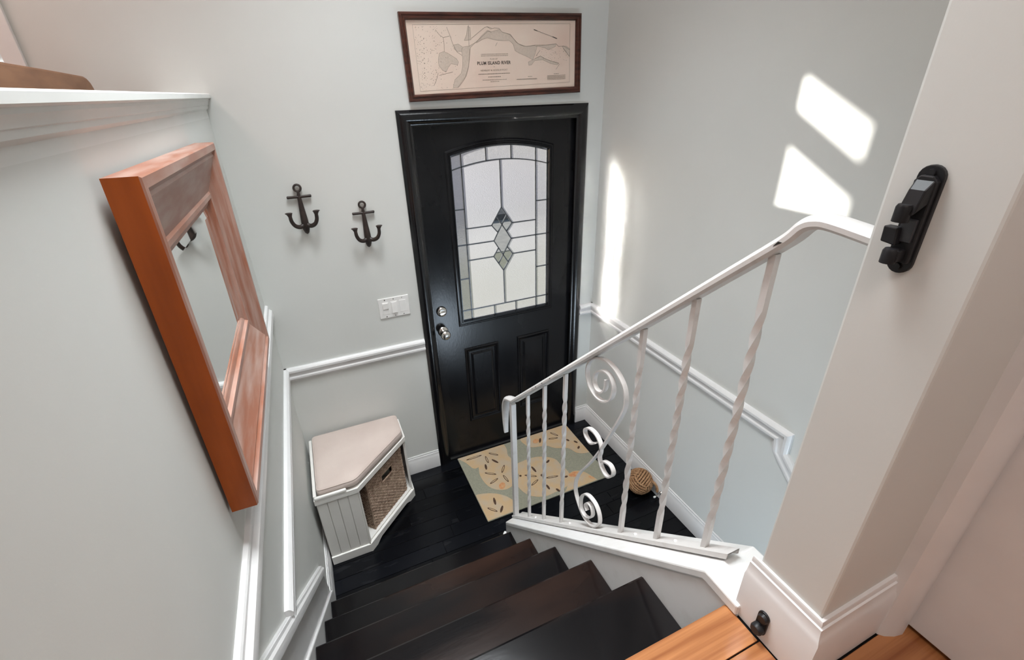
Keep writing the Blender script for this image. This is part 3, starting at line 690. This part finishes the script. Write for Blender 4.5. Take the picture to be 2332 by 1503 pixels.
fp = print_line(-.085, .052, .0095, .0022, 1)+print_line(-.085, .052, .0030, .0022, 2)+print_line(-.104, .058, -.071, .003, 3)+print_line(-.055, .010, -.084, .003, 4)+print_line(-.085, .040, -.0965, .0022, 5)+print_line(-.045, .0, -.104, .0022, 6)
fp += print_line(.30, .328, -.082, .003, 7)
for k in range(6): fp += print_line(.262, .366, -.0885-.0036*k, .0016, 20+k)
fp += print_line(.155, .178, -.089, .0025, 9)+print_line(.095, .205, -.0985, .002, 11)
for k in range(9): fp += print_line(-.35-.002*k, -.347-.002*k, .075-.019*k, .004, 40+k)
tag(flat(fp, 'small_print', M_INK, -.0077), kind='stuff')
MB().box(-.424, .424, -.0100, -.0088, -.146, .146).build('glass', M_PICGLASS, pic)

# ------------------------------------------------------------------ anchor hooks
def anchor(x, z):
    a = empty('anchor_hook', (x, 0, z))
    # origin: ring centre
    MB().tube([(.0145*math.cos(t), -.010, .0145*math.sin(t)) for t in [2*math.pi*k/24 for k in range(24)]], .0048, 8, closed=True).build('ring', M_CAST, a, smooth=True)
    MB().tube([(-.052, -.011, -.038), (-.049, -.011, -.038), (-.02, -.013, -.038), (.02, -.013, -.038), (.049, -.011, -.038), (.052, -.011, -.038)], [.004, .0066, .0062, .0062, .0066, .004], 10).build('stock', M_CAST, a, smooth=True)
    pts = [(0, -.010, -.016), (0, -.011, -.030), (0, -.013, -.060), (0, -.016, -.10), (0, -.020, -.14), (0, -.022, -.165), (0, -.020, -.182), (0, -.014, -.198), (0, -.010, -.206)]
    MB().tube(pts, [.0055, .0075, .0095, .0125, .0155, .0165, .0150, .0105, .004], 12).build('shank', M_CAST, a, smooth=True)
    for s in (-1, 1):
        p = spline([(s*.004, -.024, -.160), (s*.022, -.034, -.168), (s*.042, -.046, -.158), (s*.053, -.053, -.136), (s*.055, -.055, -.112)], 5)
        n = len(p); rs = [.0105-.0028*i/(n-1) for i in range(n)]
        mb = MB().tube(p, rs, 10)
        e = Vector((s*.055, -.055, -.112))
        mb.loft([[e+Vector((.0077*math.cos(t), .0077*math.sin(t), -.002)) for t in [2*math.pi*k/10 for k in range(10)]],
                 [e+Vector((s*.001+.0115*math.cos(t), .009*math.sin(t), .008)) for t in [2*math.pi*k/10 for k in range(10)]],
                 [e+Vector((s*.003+.0165*math.cos(t), .010*math.sin(t), .014)) for t in [2*math.pi*k/10 for k in range(10)]],
                 [e+Vector((s*.003+.012*math.cos(t), .007*math.sin(t), .0165)) for t in [2*math.pi*k/10 for k in range(10)]]])
        mb.build('fluke', M_CAST, a, smooth=True)
    return a
a1 = anchor(-.5515, 1.838); tag(a1, 'cast iron anchor hook nearer the mirror, hung higher', 'wall hook', 'anchor wall hooks')
a2 = copy_tree(a1); a2.location = (-.286, 0, 1.735); tag(a2, 'cast iron anchor hook nearer the door, hung lower', 'wall hook', 'anchor wall hooks')

# ------------------------------------------------------------------ light switch
sw = tag(empty('light_switch', (-.2095, 0, 1.181)), 'white three-gang switch plate on the wall left of the door', 'light switch')
MB().box(-.0815, .0815, -.006, 0, -.058, .058).build('plate', M_PLASTIC, sw, bevel=.003)
for k, cx in enumerate((-.046, 0, .046)):
    MB().box(cx-.0175, cx+.0175, -.0072, -.005, -.034, .034).build('insert', M_PLASTIC, sw, bevel=.0008)
    for sz in (-.048, .048): MB().lathe([(0, -.0075), (.003, -.0075), (.0035, -.006), (.0035, -.005)], (cx, 0, sz), 'y', 12).build('screw', M_NICKEL, sw)
MB().prism([(-.007, -.010), (-.0115, -.001), (-.0125, .031), (-.007, .031)], 'x', -.0605, -.0315).build('rocker', M_PLASTIC, sw, bevel=.001)
MB().prism([(-.007, -.030), (-.0145, -.030), (-.0095, .031), (-.007, .031)], 'x', -.0135, .0135).build('rocker', M_PLASTIC, sw, bevel=.001)

# ------------------------------------------------------------------ corner bench
BX0, BX1, BX2 = -.790, -.591, -.2946
BYF, BYS, BYB, BH = -.478, -.193, -.018, .4585
bench = tag(empty('corner_bench', (-.55, -.25, 0)), 'cream painted corner storage bench beside the front door', 'bench')
bo = (-.55, -.25)
def Bp(pts): return [(x-bo[0], y-bo[1]) for x, y in pts]
def Bbox(name, x0, x1, y0, y1, z0, z1, **k): return MB().box(x0-bo[0], x1-bo[0], y0-bo[1], y1-bo[1], z0, z1).build(name, M_BENCH, bench, **k)
foot = [(BX0, BYB), (BX2, BYB), (BX2, BYS), (BX1, BYF), (BX0, BYF)]
def inset(poly, d):
    # poly clockwise or ccw: shrink towards centroid side by distance d
    n = len(poly); area = sum(poly[i][0]*poly[(i+1) % n][1]-poly[(i+1) % n][0]*poly[i][1] for i in range(n))
    s_ = 1 if area > 0 else -1; out = []
    for i in range(n):
        a, b, c = Vector(poly[i-1]), Vector(poly[i]), Vector(poly[(i+1) % n])
        d1 = (b-a).normalized(); d2 = (c-b).normalized()
        n1 = Vector((-d1.y, d1.x))*s_; n2 = Vector((-d2.y, d2.x))*s_; m = (n1+n2).normalized()
        out.append(tuple(b+m*(d/m.dot(n1))))
    return out
MB().prism(Bp(inset(foot, .006)), 'z', .050, .066).build('bottom_shelf', M_BENCH, bench)
# plinth pieces: front, diagonal with a shallow arch, right side
dg = Vector((BX2-BX1, BYS-BYF)); DL = dg.length; dg.normalize(); dn = Vector((dg.y, -dg.x))
def diag(mb_pts):  # (s along diagonal, outward, z) -> local
    return [(BX1+dg.x*s_+dn.x*o_-bo[0], BYF+dg.y*s_+dn.y*o_-bo[1], z_) for s_, o_, z_ in mb_pts]
Bbox('plinth', BX0, BX1+.006, BYF-.008, BYF+.008, 0, .056, bevel=.003)
prof = [(-.004, 0), (.045, 0), (.065, .012), (.085, .020), (DL-.085, .020), (DL-.065, .012), (DL-.045, 0), (DL+.004, 0), (DL+.004, .056), (-.004, .056)]
pm = MB(); pm.loft([diag([(s_, .008, z_) for s_, z_ in prof]), diag([(s_, -.008, z_) for s_, z_ in prof])]); pm.build('plinth', M_BENCH, bench)
Bbox('plinth', BX2-.008, BX2+.008, BYS-.004, BYB, 0, .056, bevel=.003)
# beadboard front: individual boards
nb = 4; bw = (BX1-BX0-.004)/nb
for k in range(nb):
    a = BX0+.002+k*bw
    Bbox('bead_board', a+.0008, a+bw-.0008, BYF, BYF+.012, .052, BH-.028, bevel=.0022, seg=1)
Bbox('front_backing', BX0+.002, BX1-.004, BYF+.010, BYF+.014, .052, BH-.028)
Bbox('side_panel', BX0, BX0+.012, BYF+.014, BYB, .052, BH-.028)
Bbox('side_panel', BX2-.014, BX2, BYS+.002, BYB, .052, BH-.028, bevel=.002)
Bbox('back_panel', BX0+.012, BX2-.014, BYB-.010, BYB, .052, BH-.028)
# corner post of the opening
pc = MB(); pc.loft([diag([(-.0, .0, z_), (.010, .0, z_), (.010, -.012, z_), (-.0, -.014, z_)]) for z_ in (.052, BH-.028)]); pc.build('opening_post', M_BENCH, bench)
# seat frame: top board with raised rim
out_ = inset(foot, -.004); inn = inset(foot, .004)
n = len(out_)
tf = MB(); tf.prism(Bp(out_), 'z', BH-.028, BH-.008); tf.build('seat_board', M_BENCH, bench, bevel=.003)
rim = MB()
rim.loft([[(out_[i][0]-bo[0], out_[i][1]-bo[1], BH-.010), (out_[i][0]-bo[0], out_[i][1]-bo[1], BH+.004), (inn[i][0]-bo[0], inn[i][1]-bo[1], BH+.004), (inn[i][0]-bo[0], inn[i][1]-bo[1], BH-.010)] for i in range(n)], closed=True)
rim.build('seat_rim', M_BENCH, bench, bevel=.002)
Bbox('cushion_stop', BX0+.0, BX0+.150, BYF-.006, BYF+.010, BH+.002, BH+.022, bevel=.006)
Bbox('cushion_stop', BX0-.004, BX0+.012, BYF+.010, BYB, BH+.002, BH+.022, bevel=.004)
# cushion
cpoly = [(BX0+.016, BYB-.004), (BX2-.006, BYB-.004), (BX2-.006, BYS+.001), (BX1+.000, BYF+.013), (BX0+.016, BYF+.013)]
def rounded(poly, r, k=5):
    out = []; n = len(poly)
    for i in range(n):
        a, b, c = Vector(poly[i-1]), Vector(poly[i]), Vector(poly[(i+1) % n])
        p = b+(a-b).normalized()*r; q = b+(c-b).normalized()*r
        for j in range(k+1):
            t = j/k; out.append(tuple(p*(1-t)**2+b*2*t*(1-t)+q*t*t))
    return out
cu = tag(empty('seat_cushion', (-.55, -.25, BH+.004)), 'beige fabric cushion lying on the corner bench', 'cushion')
lay = []
for ins, z in ((.016, 0), (.004, .004), (0, .012), (0, .030), (.004, .040), (.012, .046), (.030, .050), (.075, .053)):
    lay.append([(x-bo[0], y-bo[1], z) for x, y in rounded(inset(cpoly, ins), .022)])
MB().loft(lay).build('cover', M_CUSH, cu, smooth=60)
sp = rounded(inset(cpoly, .0035), .022)
MB().tube([(x-bo[0], y-bo[1], .040) for x, y in sp], .0022, 6, closed=True).build('piping', M_CUSH, cu, smooth=True)

# wicker basket in the bench
bs0, bs1 = .080, DL-.022
bask = tag(empty('wicker_basket', (BX1+dg.x*DL/2, BYF+dg.y*DL/2, .066)), 'brown woven wicker basket inside the corner bench', 'basket')
BW, BD, BHt = (bs1-bs0), .19, .322
bc = Vector((BX1+dg.x*DL/2, BYF+dg.y*DL/2)); so = (bs0+bs1)/2-DL/2
fo = -.026                                                        # front face offset from opening plane
def Q(s_, o_, z_): return (dg.x*(s_+so)+dn.x*(o_+fo), dg.y*(s_+so)+dn.y*(o_+fo), z_)
h = BW/2
core = MB()
def qbox(mb, s0, s1, o0, o1, z0, z1):
    vs = [Q(s0,o0,z0),Q(s1,o0,z0),Q(s1,o1,z0),Q(s0,o1,z0),Q(s0,o0,z1),Q(s1,o0,z1),Q(s1,o1,z1),Q(s0,o1,z1)]
    return mb.add(vs, [(3,2,1,0),(4,5,6,7),(0,1,5,4),(1,2,6,5),(2,3,7,6),(3,0,4,7)])
hs0, hs1, hz0, hz1 = -.040, .060, BHt-.085, BHt-.040           # handle slot
for a, b, c, d in ((-h, hs0, 0, BHt), (hs1, h, 0, BHt), (hs0, hs1, 0, hz0), (hs0, hs1, hz1, BHt)): qbox(core, a, b, -.008, 0, c, d)
sd_out = .175
# back depth is limited by the bench corner: taper the sides inwards
qbox(core, -h, -h+.008, -.17, -.008, 0, BHt); qbox(core, h-.008, h, -.10, -.008, 0, BHt); qbox(core, -h, h, -.10, -.008, 0, .008)
core.build('basket_core', M_WICKD, bask)
wv = MB(); NR = 30; pitch = BHt/NR
def weave(s0, s1, fn, row, z, amp=.0035, step=.0115):
    npt = max(3, int((s1-s0)/step)+1); pts = []
    for i in range(npt):
        s_ = s0+(s1-s0)*i/(npt-1); ph = (round((s_+1)/step)+row) % 2
        pts.append(fn(s_, amp*(1 if ph else .1), z))
    wv.tube(pts, .0040, 5, up=(0, 0, 1), ry=.0030)
for r_ in range(NR):
    z = pitch*(r_+.5)
    f1 = lambda s_, a, z: Q(s_, a, z)
    if hz0 < z < hz1: weave(-h, hs0, f1, r_, z); weave(hs1, h, f1, r_, z)
    else: weave(-h, h, f1, r_, z)
    weave(-.17, -.004, lambda s_, a, z: Q(-h-a, s_, z), r_, z)
    weave(-.10, -.004, lambda s_, a, z: Q(h+a, s_, z), r_, z)
wv.build('weave', M_WICK, bask, smooth=True)
rimb = MB()
for a, b in (((-h, .002, BHt), (h, .002, BHt)), ((-h, .002, BHt), (-h, -.17, BHt)), ((h, .002, BHt), (h, -.10, BHt)), ((hs0, .003, hz1+.002), (hs1, .003, hz1+.002)), ((hs0, .003, hz0-.002), (hs1, .003, hz0-.002)), ((hs0, .003, hz0), (hs0, .003, hz1)), ((hs1, .003, hz0), (hs1, .003, hz1)), ((-h, .003, 0), (-h, .003, BHt))):
    A, B = Vector(Q(*a)), Vector(Q(*b)); nn = max(4, int((B-A).length/.008)); pts = [A.lerp(B, i/nn) for i in range(nn+1)]
    rimb.tube(pts, [.0058 if i % 2 else .0046 for i in range(nn+1)], 6)
rimb.build('braided_rim', M_WICK, bask, smooth=True)

# ------------------------------------------------------------------ rug
rug = tag(empty('door_mat', (.463, -.295, 0)), 'sand dollar patterned door mat in front of the black door', 'door mat')
rx, ry_ = .463, -.295
RX0, RX1, RY0, RY1 = .046, .880, -.579, -.012
MB().box(RX0-rx, RX1-rx, RY0-ry_, RY1-ry_, .0005, .009).build('pile', M_RUG, rug, bevel=.003)
blobs = {'a': [(0.05, -0.004), (0.134, 0.017), (0.262, 0.017), (0.37, -0.008), (0.384, -0.06), (0.366, -0.129), (0.37, -0.173), (0.305, -0.191), (0.239, -0.159), (0.165, -0.148), (0.115, -0.148), (0.085, -0.077)],
 'b': [(0.163, -0.123), (0.217, -0.099), (0.293, -0.111), (0.367, -0.154), (0.38, -0.227), (0.41, -0.24), (0.369, -0.301), (0.323, -0.354), (0.272, -0.396), (0.217, -0.398), (0.16, -0.357), (0.134, -0.287), (0.133, -0.204)],
 'c': [(0.374, -0.24), (0.44, -0.223), (0.51, -0.223), (0.58, -0.248), (0.636, -0.3), (0.645, -0.369), (0.657, -0.43), (0.638, -0.504), (0.581, -0.543), (0.51, -0.551), (0.431, -0.555), (0.362, -0.523), (0.324, -0.47), (0.315, -0.395), (0.358, -0.326)],
 'd': [(0.04, -0.374), (0.091, -0.373), (0.162, -0.404), (0.221, -0.462), (0.244, -0.527), (0.229, -0.584), (0.14, -0.60), (0.04, -0.60), (0.03, -0.482)],
 'e': [(0.515, -0.01), (0.623, 0.0), (0.754, 0.0), (0.89, 0.0), (0.90, -0.084), (0.906, -0.22), (0.917, -0.324), (0.858, -0.339), (0.8, -0.311), (0.766, -0.243), (0.688, -0.205), (0.641, -0.156), (0.555, -0.133), (0.516, -0.087)],
 'f': [(0.669, -0.451), (0.731, -0.465), (0.767, -0.521), (0.781, -0.60), (0.669, -0.60), (0.55, -0.60), (0.6, -0.53)]}
cl_ = lambda p: (min(max(p[0], RX0+.003), RX1-.003)-rx, min(max(p[1], RY0+.003), RY1-.003)-ry_)
for k, pl in blobs.items():
    sm = [cl_(p) for p in [tuple(v)[:2] for v in spline([(x, y, 0) for x, y in pl], 4, True)]]
    MB().prism(sm, 'z', .0085, .0100+.0001*ord(k)-.0097).build('sand_dollar', M_RUGT, rug)
def patch(cx, cy, a, b, rot, m, name, z=.0114, n=14):
    pts = []
    for i in range(n):
        t = 2*math.pi*i/n; u, v = a*math.cos(t), b*math.sin(t)
        pts.append(cl_((cx+u*math.cos(rot)-v*math.sin(rot), cy+u*math.sin(rot)+v*math.cos(rot))))
    MB().prism(pts, 'z', .0085, z).build(name, m, rug)
marks = [((0.094, -0.053), (0.207, -0.052)), ((0.255, -0.054), (0.308, -0.101)), ((0.224, -0.073), (0.22, -0.142)), ((0.252, -0.12), (0.28, -0.17)), ((0.197, -0.143), (0.186, -0.194)), ((0.165, -0.215), (0.229, -0.26)), ((0.308, -0.204), (0.266, -0.263)), ((0.265, -0.285), (0.274, -0.353)), ((0.225, -0.296), (0.162, -0.318)), ((0.463, -0.294), (0.469, -0.352)), ((0.388, -0.344), (0.457, -0.388)), ((0.357, -0.333), (0.369, -0.343)), ((0.493, -0.383), (0.484, -0.401)), ((0.502, -0.425), (0.581, -0.443)), ((0.612, -0.47), (0.635, -0.469)), ((0.451, -0.415), (0.391, -0.442)), ((0.478, -0.476), (0.478, -0.519)), ((0.516, -0.53), (0.527, -0.559)), ((0.597, -0.29), (0.567, -0.308)), ((0.733, -0.048), (0.769, -0.103)), ((0.69, -0.103), (0.757, -0.121)), ((0.801, -0.161), (0.812, -0.185)), ((0.84, -0.198), (0.854, -0.227)), ((0.847, -0.26), (0.825, -0.28)), ((0.642, -0.07), (0.617, -0.113)), ((0.141, -0.431), (0.131, -0.487)), ((0.078, -0.487), (0.123, -0.538)), ((0.167, -0.51), (0.136, -0.553))]
for p, q in marks:
    c_ = ((p[0]+q[0])/2, (p[1]+q[1])/2); L_ = math.hypot(q[0]-p[0], q[1]-p[1]); rot = math.atan2(q[1]-p[1], q[0]-p[0])
    patch(*c_, L_/2, .0075, rot, M_RUGM, 'dark_mark', .0113, 12)
    if L_ > .06: patch(*c_, L_/2*.72, .0036, rot, M_RUGT, 'mark_core', .0115, 10)
for (cx, cy, a, b, rot) in ((.225, -.365, .028, .020, .9), (.685, -.475, .042, .022, -.2), (.60, -.085, .025, .018, .4), (.765, -.545, .022, .010, -1.0)):
    patch(cx, cy, a, b, rot, M_RUGP, 'coral_patch', .0112)

# ------------------------------------------------------------------ rope ball and door stop
ball = tag(empty('rope_ball', (.972, -.750, 0)), 'tan knotted rope ball on the black floor by the baseboard', 'rope ball')
RB = .073
MB().lathe([(RB*.82*math.sin(math.pi*i/12), RB-RB*.82*math.cos(math.pi*i/12)) for i in range(13)], (0, 0, 0), 'z', 20).build('core', mat('shaded_rope_core', lin(.05, .024, .012), .9, .1, col2=lin(.03, .015, .008), nscale=30), ball, smooth=True)  # core coloured dark to paint in the shade between strands
rot0 = Matrix.Rotation(.5, 3, 'Z') @ Matrix.Rotation(.45, 3, 'X')
def strand(axis, off, half=None):
    r_ = math.sqrt(max(RB*RB-off*off, 1e-6)); pts = []
    for i in range(40):
        t = 2*math.pi*i/40
        v = {'x': Vector((off, r_*math.cos(t), r_*math.sin(t))), 'y': Vector((r_*math.cos(t), off, r_*math.sin(t))), 'z': Vector((r_*math.cos(t), r_*math.sin(t), off))}[axis]
        pts.append(v)
    return pts
def rope(mb, pts, rad, closed):
    # three twisted plies
    P_ = [Vector(p) for p in pts]; n = len(P_)
    tot = sum((P_[i]-P_[i-1]).length for i in range(1, n)); turns = max(2, round(tot/.030))
    for ply in range(3):
        out = []
        for i in range(n):
            a = P_[i-1] if (closed or i > 0) else P_[i]; b = P_[(i+1) % n] if (closed or i < n-1) else P_[i]
            t = (b-a).normalized(); u = P_[i]-t*P_[i].dot(t)
            if u.length < 1e-5: u = t.orthogonal()
            u.normalize(); w_ = t.cross(u); ang = 2*math.pi*(turns*i/(n if closed else n-1)+ply/3)
            out.append(P_[i]+u*(rad*.5*math.cos(ang))+w_*(rad*.5*math.sin(ang)))
        mb.tube(out, rad*.62, 5, closed=closed)
for axis in 'xyz':
    nxt = {'x': 1, 'y': 2, 'z': 0}[axis]
    for j in range(-3, 4):
        out = []
        for q in strand(axis, j*.0146):
            t = min(max((abs(q[nxt])/RB-.40)/.28, 0), 1); t = t*t*(3-2*t)
            out.append(rot0 @ (q*(.86+.14*t)))
        mb = MB(); rope(mb, out, .0060, True); mb.v = [(x, y, z+RB+.004) for x, y, z in mb.v]
        mb.build('rope_strand', M_ROPE, ball, smooth=True)
mb = MB(); rope(mb, spline([(.020, -.045, .115), (.045, -.062, .105), (.062, -.078, .075), (.066, -.085, .040)], 8), .0085, False); mb.build('rope_tail', M_ROPE, ball, smooth=True)
ds = tag(empty('door_stop', (XR-.016, -.860, .05)), 'thin spring door stop with white tip on the right baseboard', 'door stop')
hel = [(-.006-.034*i/110, .0035*math.cos(i*.9), .0035*math.sin(i*.9)-.012*(i/110)) for i in range(111)]
MB().tube(hel, .0008, 5).build('spring', M_NICKEL, ds, smooth=True)
MB().lathe([(0, 0), (.010, 0), (.008, -.005), (.004, -.008), (0, -.008)], (0, 0, 0), 'x', 14).build('mount', M_NICKEL, ds, smooth=True)
MB().lathe([(0, -.038), (.0052, -.038), (.006, -.044), (.0055, -.050), (0, -.0515)], (0, 0, -.012), 'x', 14).build('rubber_tip', M_RUBW, ds, smooth=True)

# ------------------------------------------------------------------ railing
RLX = .140
rail = tag(empty('stair_railing', (RLX, -.7745, ctop(-.7745))), 'white wrought iron stair railing with twisted balusters and scroll', 'railing')
rox, roy, roz = RLX, -.7745, ctop(-.7745)
def Rl(mb, name, m=M_IRON_W, parent=rail, **k):
    mb.v = [(x-rox, y-roy, z-roz) for x, y, z in mb.v]; return mb.build(name, m, parent, **k)
zbm = lambda y: .2496-.9455*(y+.8)
ztp = lambda y: .9582-.9277*(y+.8)
# bottom channel (inverted U, open ends)
cw = .017; ya, yb_ = -.757, -1.938
u = []
for y in (ya, yb_):
    z = zbm(y); u.append([(RLX-cw, y, z-.016), (RLX-cw, y, z), (RLX+cw, y, z), (RLX+cw, y, z-.016), (RLX+cw-.003, y, z-.016), (RLX+cw-.003, y, z-.004), (RLX-cw+.003, y, z-.004), (RLX-cw+.003, y, z-.016)])
Rl(MB().loft(u, caps=False), 'bottom_channel')
# newel
yN = -.7745; hw = .0125
Rl(MB().box(RLX-hw, RLX+hw, yN-hw, yN+hw, zbm(yN)-.004, ztp(yN)+.004), 'newel_post', bevel=.0025)
def baluster(y):
    z0, z1 = zbm(y)-.006, ztp(y)+.002; H_ = z1-z0; s_ = .0062; rings = []
    N = 64
    for i in range(N+1):
        t = i/N; tw = min(max((t-.14)/.72, 0), 1); a = tw*math.pi*2*2.5+math.pi/4
        q = s_*1.414*(1.0 if 0 < tw < 1 else 1.0)
        rings.append([(RLX+q*math.cos(a+k*math.pi/2), y+q*math.sin(a+k*math.pi/2), z0+H_*t) for k in range(4)])
    return MB().loft(rings)
for y in (-.9379, -1.086, -1.2344, -1.5865, -1.7281, -1.8698): Rl(baluster(y), 'baluster', smooth=35)
# handrail: moulded bar, curled down over the newel and levelling at the wall
hp = [(-.683, .705), (-.680, .76), (-.684, .83), (-.695, .885), (-.715, .925), (-.745, .945)]
path_ = [Vector((0, a, b)) for a, b in hp]
path_ += [Vector((0, y, ztp(y)+.012)) for y in (-.80, -1.0, -1.2, -1.4, -1.6, -1.8, -1.885)]
path_ += [Vector((0, -1.910, 2.006)), Vector((0, -1.930, 2.016)), Vector((0, -1.955, 2.017)), Vector((0, -2.017, 2.010))]
pts = spline(path_[:7], 5)[:-1]+path_[6:12]+spline(path_[11:], 5)[1:]
sec = [(-.014, -.009), (-.020, -.004), (-.020, .003), (-.014, .009), (-.006, .0115), (.006, .0115), (.014, .009), (.020, .003), (.020, -.004), (.014, -.009)]
rings = []
for i, p in enumerate(pts):
    a = pts[max(i-1, 0)]; b = pts[min(i+1, len(pts)-1)]; t = (b-a).normalized(); nrm = Vector((0, -t.z, t.y)).normalized()
    if i < 6: nrm = Vector((0, -t.z, t.y)).normalized()
    if nrm.z < 0 and i > 8: nrm = -nrm
    if i <= 8:
        nrm = Vector((0, t.z*1.0, -t.y*1.0)).normalized()
        if nrm.y < 0 and nrm.z < 0.2: nrm = -nrm
    sc = .55+.45*min(1, i/14)
    rings.append([(RLX+x*sc, p.y+nrm.y*z*sc, p.z+nrm.z*z*sc) for x, z in sec])
hr = Rl(MB().loft(rings), 'handrail', smooth=30)
for (y, s_) in ((-1.883, 1), (-1.10, .8), (-1.05, .6), (-1.16, .7), (-1.02, .5)):
    z = ztp(y)+.012
    Rl(MB().loft([[(RLX-.0206, y+.006*s_, z-.006), (RLX-.0206, y-.008*s_, z+.0035), (RLX-.0206, y-.001*s_, z+.0035)], [(RLX-.019, y+.006*s_, z-.006), (RLX-.019, y-.008*s_, z+.0035), (RLX-.019, y-.001*s_, z+.0035)]]), 'paint_chip', M_CHIP)
# scrolls
S1 = [(-1.4575, 1.470), (-1.456, 1.440), (-1.441, 1.417), (-1.415, 1.411), (-1.400, 1.430), (-1.407, 1.463), (-1.435, 1.487), (-1.466, 1.493), (-1.488, 1.477), (-1.494, 1.450), (-1.482, 1.417), (-1.452, 1.392), (-1.415, 1.385), (-1.380, 1.400), (-1.361, 1.435), (-1.367, 1.476), (-1.398, 1.509), (-1.437, 1.526), (-1.476, 1.527), (-1.514, 1.514), (-1.541, 1.488), (-1.550, 1.450), (-1.541, 1.408), (-1.502, 1.315), (-1.457, 1.214), (-1.406, 1.118), (-1.350, 1.025), (-1.328, .965), (-1.331, .918), (-1.357, .880), (-1.390, .858), (-1.424, .858), (-1.462, .882), (-1.482, .921), (-1.475, .957), (-1.450, .978), (-1.412, .977), (-1.380, .953), (-1.365, .912), (-1.371, .876), (-1.397, .866), (-1.427, .887), (-1.441, .919), (-1.430, .943), (-1.409, .941), (-1.395, .917), (-1.407, .902)]
S2 = [(-1.432, 1.222), (-1.402, 1.198), (-1.372, 1.207), (-1.368, 1.230), (-1.395, 1.250), (-1.430, 1.252), (-1.455, 1.233), (-1.458, 1.205), (-1.454, 1.180), (-1.470, 1.153), (-1.496, 1.143), (-1.517, 1.157), (-1.527, 1.182), (-1.510, 1.197), (-1.480, 1.187), (-1.467, 1.174)]
for s_ in (S1, S2):
    Rl(MB().bar(spline([(RLX, a, b) for a, b in s_], 4), .0070, .0024), 'scroll', smooth=40)
for y in (-1.005, -1.30, -1.45, -1.65, -1.79): Rl(MB().lathe([(0, 0), (.0055, 0), (.005, .003), (.002, .0045), (0, .0045)], (RLX+.0, y, zbm(y)-.0005), 'z', 10), 'screw_head', smooth=40)

# ------------------------------------------------------------------ gate hardware on the partition wall end
def stadium(w_, h_, n=10):
    r_ = w_/2; out = []
    for k in range(n+1): t = math.pi*k/n; out.append((r_*math.cos(t), h_/2-r_+r_*math.sin(t)))
    for k in range(n+1): t = math.pi+math.pi*k/n; out.append((r_*math.cos(t), -h_/2+r_+r_*math.sin(t)))
    return out
gb = tag(empty('gate_hinge_bracket', (.097, -2.061, 2.051)), 'black plastic gate hinge bracket high on the partition wall end', 'bracket')
MB().prism(stadium(.026, .121), 'x', -.006, 0).build('back_plate', M_BLKPL, gb, bevel=.001)
MB().prism([(-.011, -.046), (.011, -.046), (.011, .044), (.006, .050), (-.006, .050), (-.011, .044)], 'x', -.013, -.005).build('body', M_BLKPL, gb, bevel=.0015)
mb = MB(); mb.loft([[(-.010, -.010, .022), (-.010, .010, .022), (-.010, .010, .048), (-.010, -.010, .048)], [(-.030, -.008, .010), (-.030, .009, .010), (-.022, .008, .036), (-.022, -.008, .036)]]); mb.build('upper_hood', M_BLKPL, gb, bevel=.0015)
MB().lathe([(0, .002), (.008, .002), (.008, .018), (.0065, .021), (0, .021)], (-.028, .003, 0), 'z', 16).build('knuckle', M_BLKPL, gb, smooth=40)
MB().lathe([(0, -.046), (.008, -.046), (.008, -.032), (.0065, -.029), (0, -.029)], (-.024, .003, 0), 'z', 16).build('knuckle', M_BLKPL, gb, smooth=40)
MB().box(-.026, -.012, -.006, .008, -.044, -.030).build('lower_arm', M_BLKPL, gb, bevel=.0015)
MB().prism([(.002, -.026), (.018, -.024), (.019, -.006), (.004, -.006)], 'x', -.024, -.012).build('clip', M_BLKPL, gb, bevel=.0015)
MB().box(-.0165, -.012, -.008, .007, -.022, .004).build('latch_plate', mat('dark_grey_plastic', lin(.022, .024, .028), .4, .5, col2=lin(.03, .032, .036), nscale=20), gb, bevel=.001)
for z in (-.052, .052): MB().lathe([(0, -.009), (.004, -.009), (.0045, -.006), (.0045, -.005)], (0, 0, z), 'x', 12).build('screw', M_BLKPL, gb, smooth=40)
gs = tag(empty('gate_stop', (.080, -2.0635, 1.314)), 'small black gate cup on the baseboard of the partition wall', 'bracket')
MB().prism(stadium(.022, .058), 'x', -.004, 0).build('plate', M_BLKPL, gs, bevel=.001)
MB().lathe([(0, -.016), (.009, -.016), (.0115, -.012), (.0115, -.003), (0, -.003)], (0, .001, -.014), 'x', 20).build('cup', M_BLKPL, gs, smooth=40)
MB().lathe([(0, -.010), (.008, -.010), (.010, -.003), (0, -.003)], (0, -.001, .016), 'x', 18).build('cap', M_BLKPL, gs, smooth=40)

# ------------------------------------------------------------------ wooden chair behind the half wall
ch = tag(empty('wooden_chair', (-1.25, -.44, UF)), 'brown wooden chair whose back rises behind the half wall', 'chair')
# chair faces -x; its back rail stands near the half wall.  local origin: seat centre on floor
def cr(mb, name, **k): return mb.build(name, M_CHAIRW, ch, **k)
top = UF
crest = [(-.28, 1.022), (-.02, 1.018), (.22, 1.013), (.300, 1.011), (.325, 1.006), (.345, .995), (.357, .980), (.364, .962), (.368, .94), (.366, .90), (-.36, .90), (-.366, .94), (-.366, .985), (-.35, 1.010), (-.32, 1.020)]
cr(MB().prism(crest, 'x', .10, .125), 'crest_rail', bevel=.006)
for y in (-.33, .33):
    cr(MB().tube([(.115, y, .0), (.112, y, .45), (.112, y, .93)], [.017, .020, .017], 10), 'back_post', smooth=True)
    cr(MB().tube([(-.33, y, .0), (-.32, y, .44)], [.015, .021], 10), 'leg', smooth=True)
for y in (-.2, -.1, 0, .1, .2): cr(MB().tube([(.105, y, .46), (.112, y, .91)], .010, 8), 'spindle', smooth=True)
cr(MB().box(-.36, .13, -.36, .36, .43, .465), 'seat', bevel=.01)
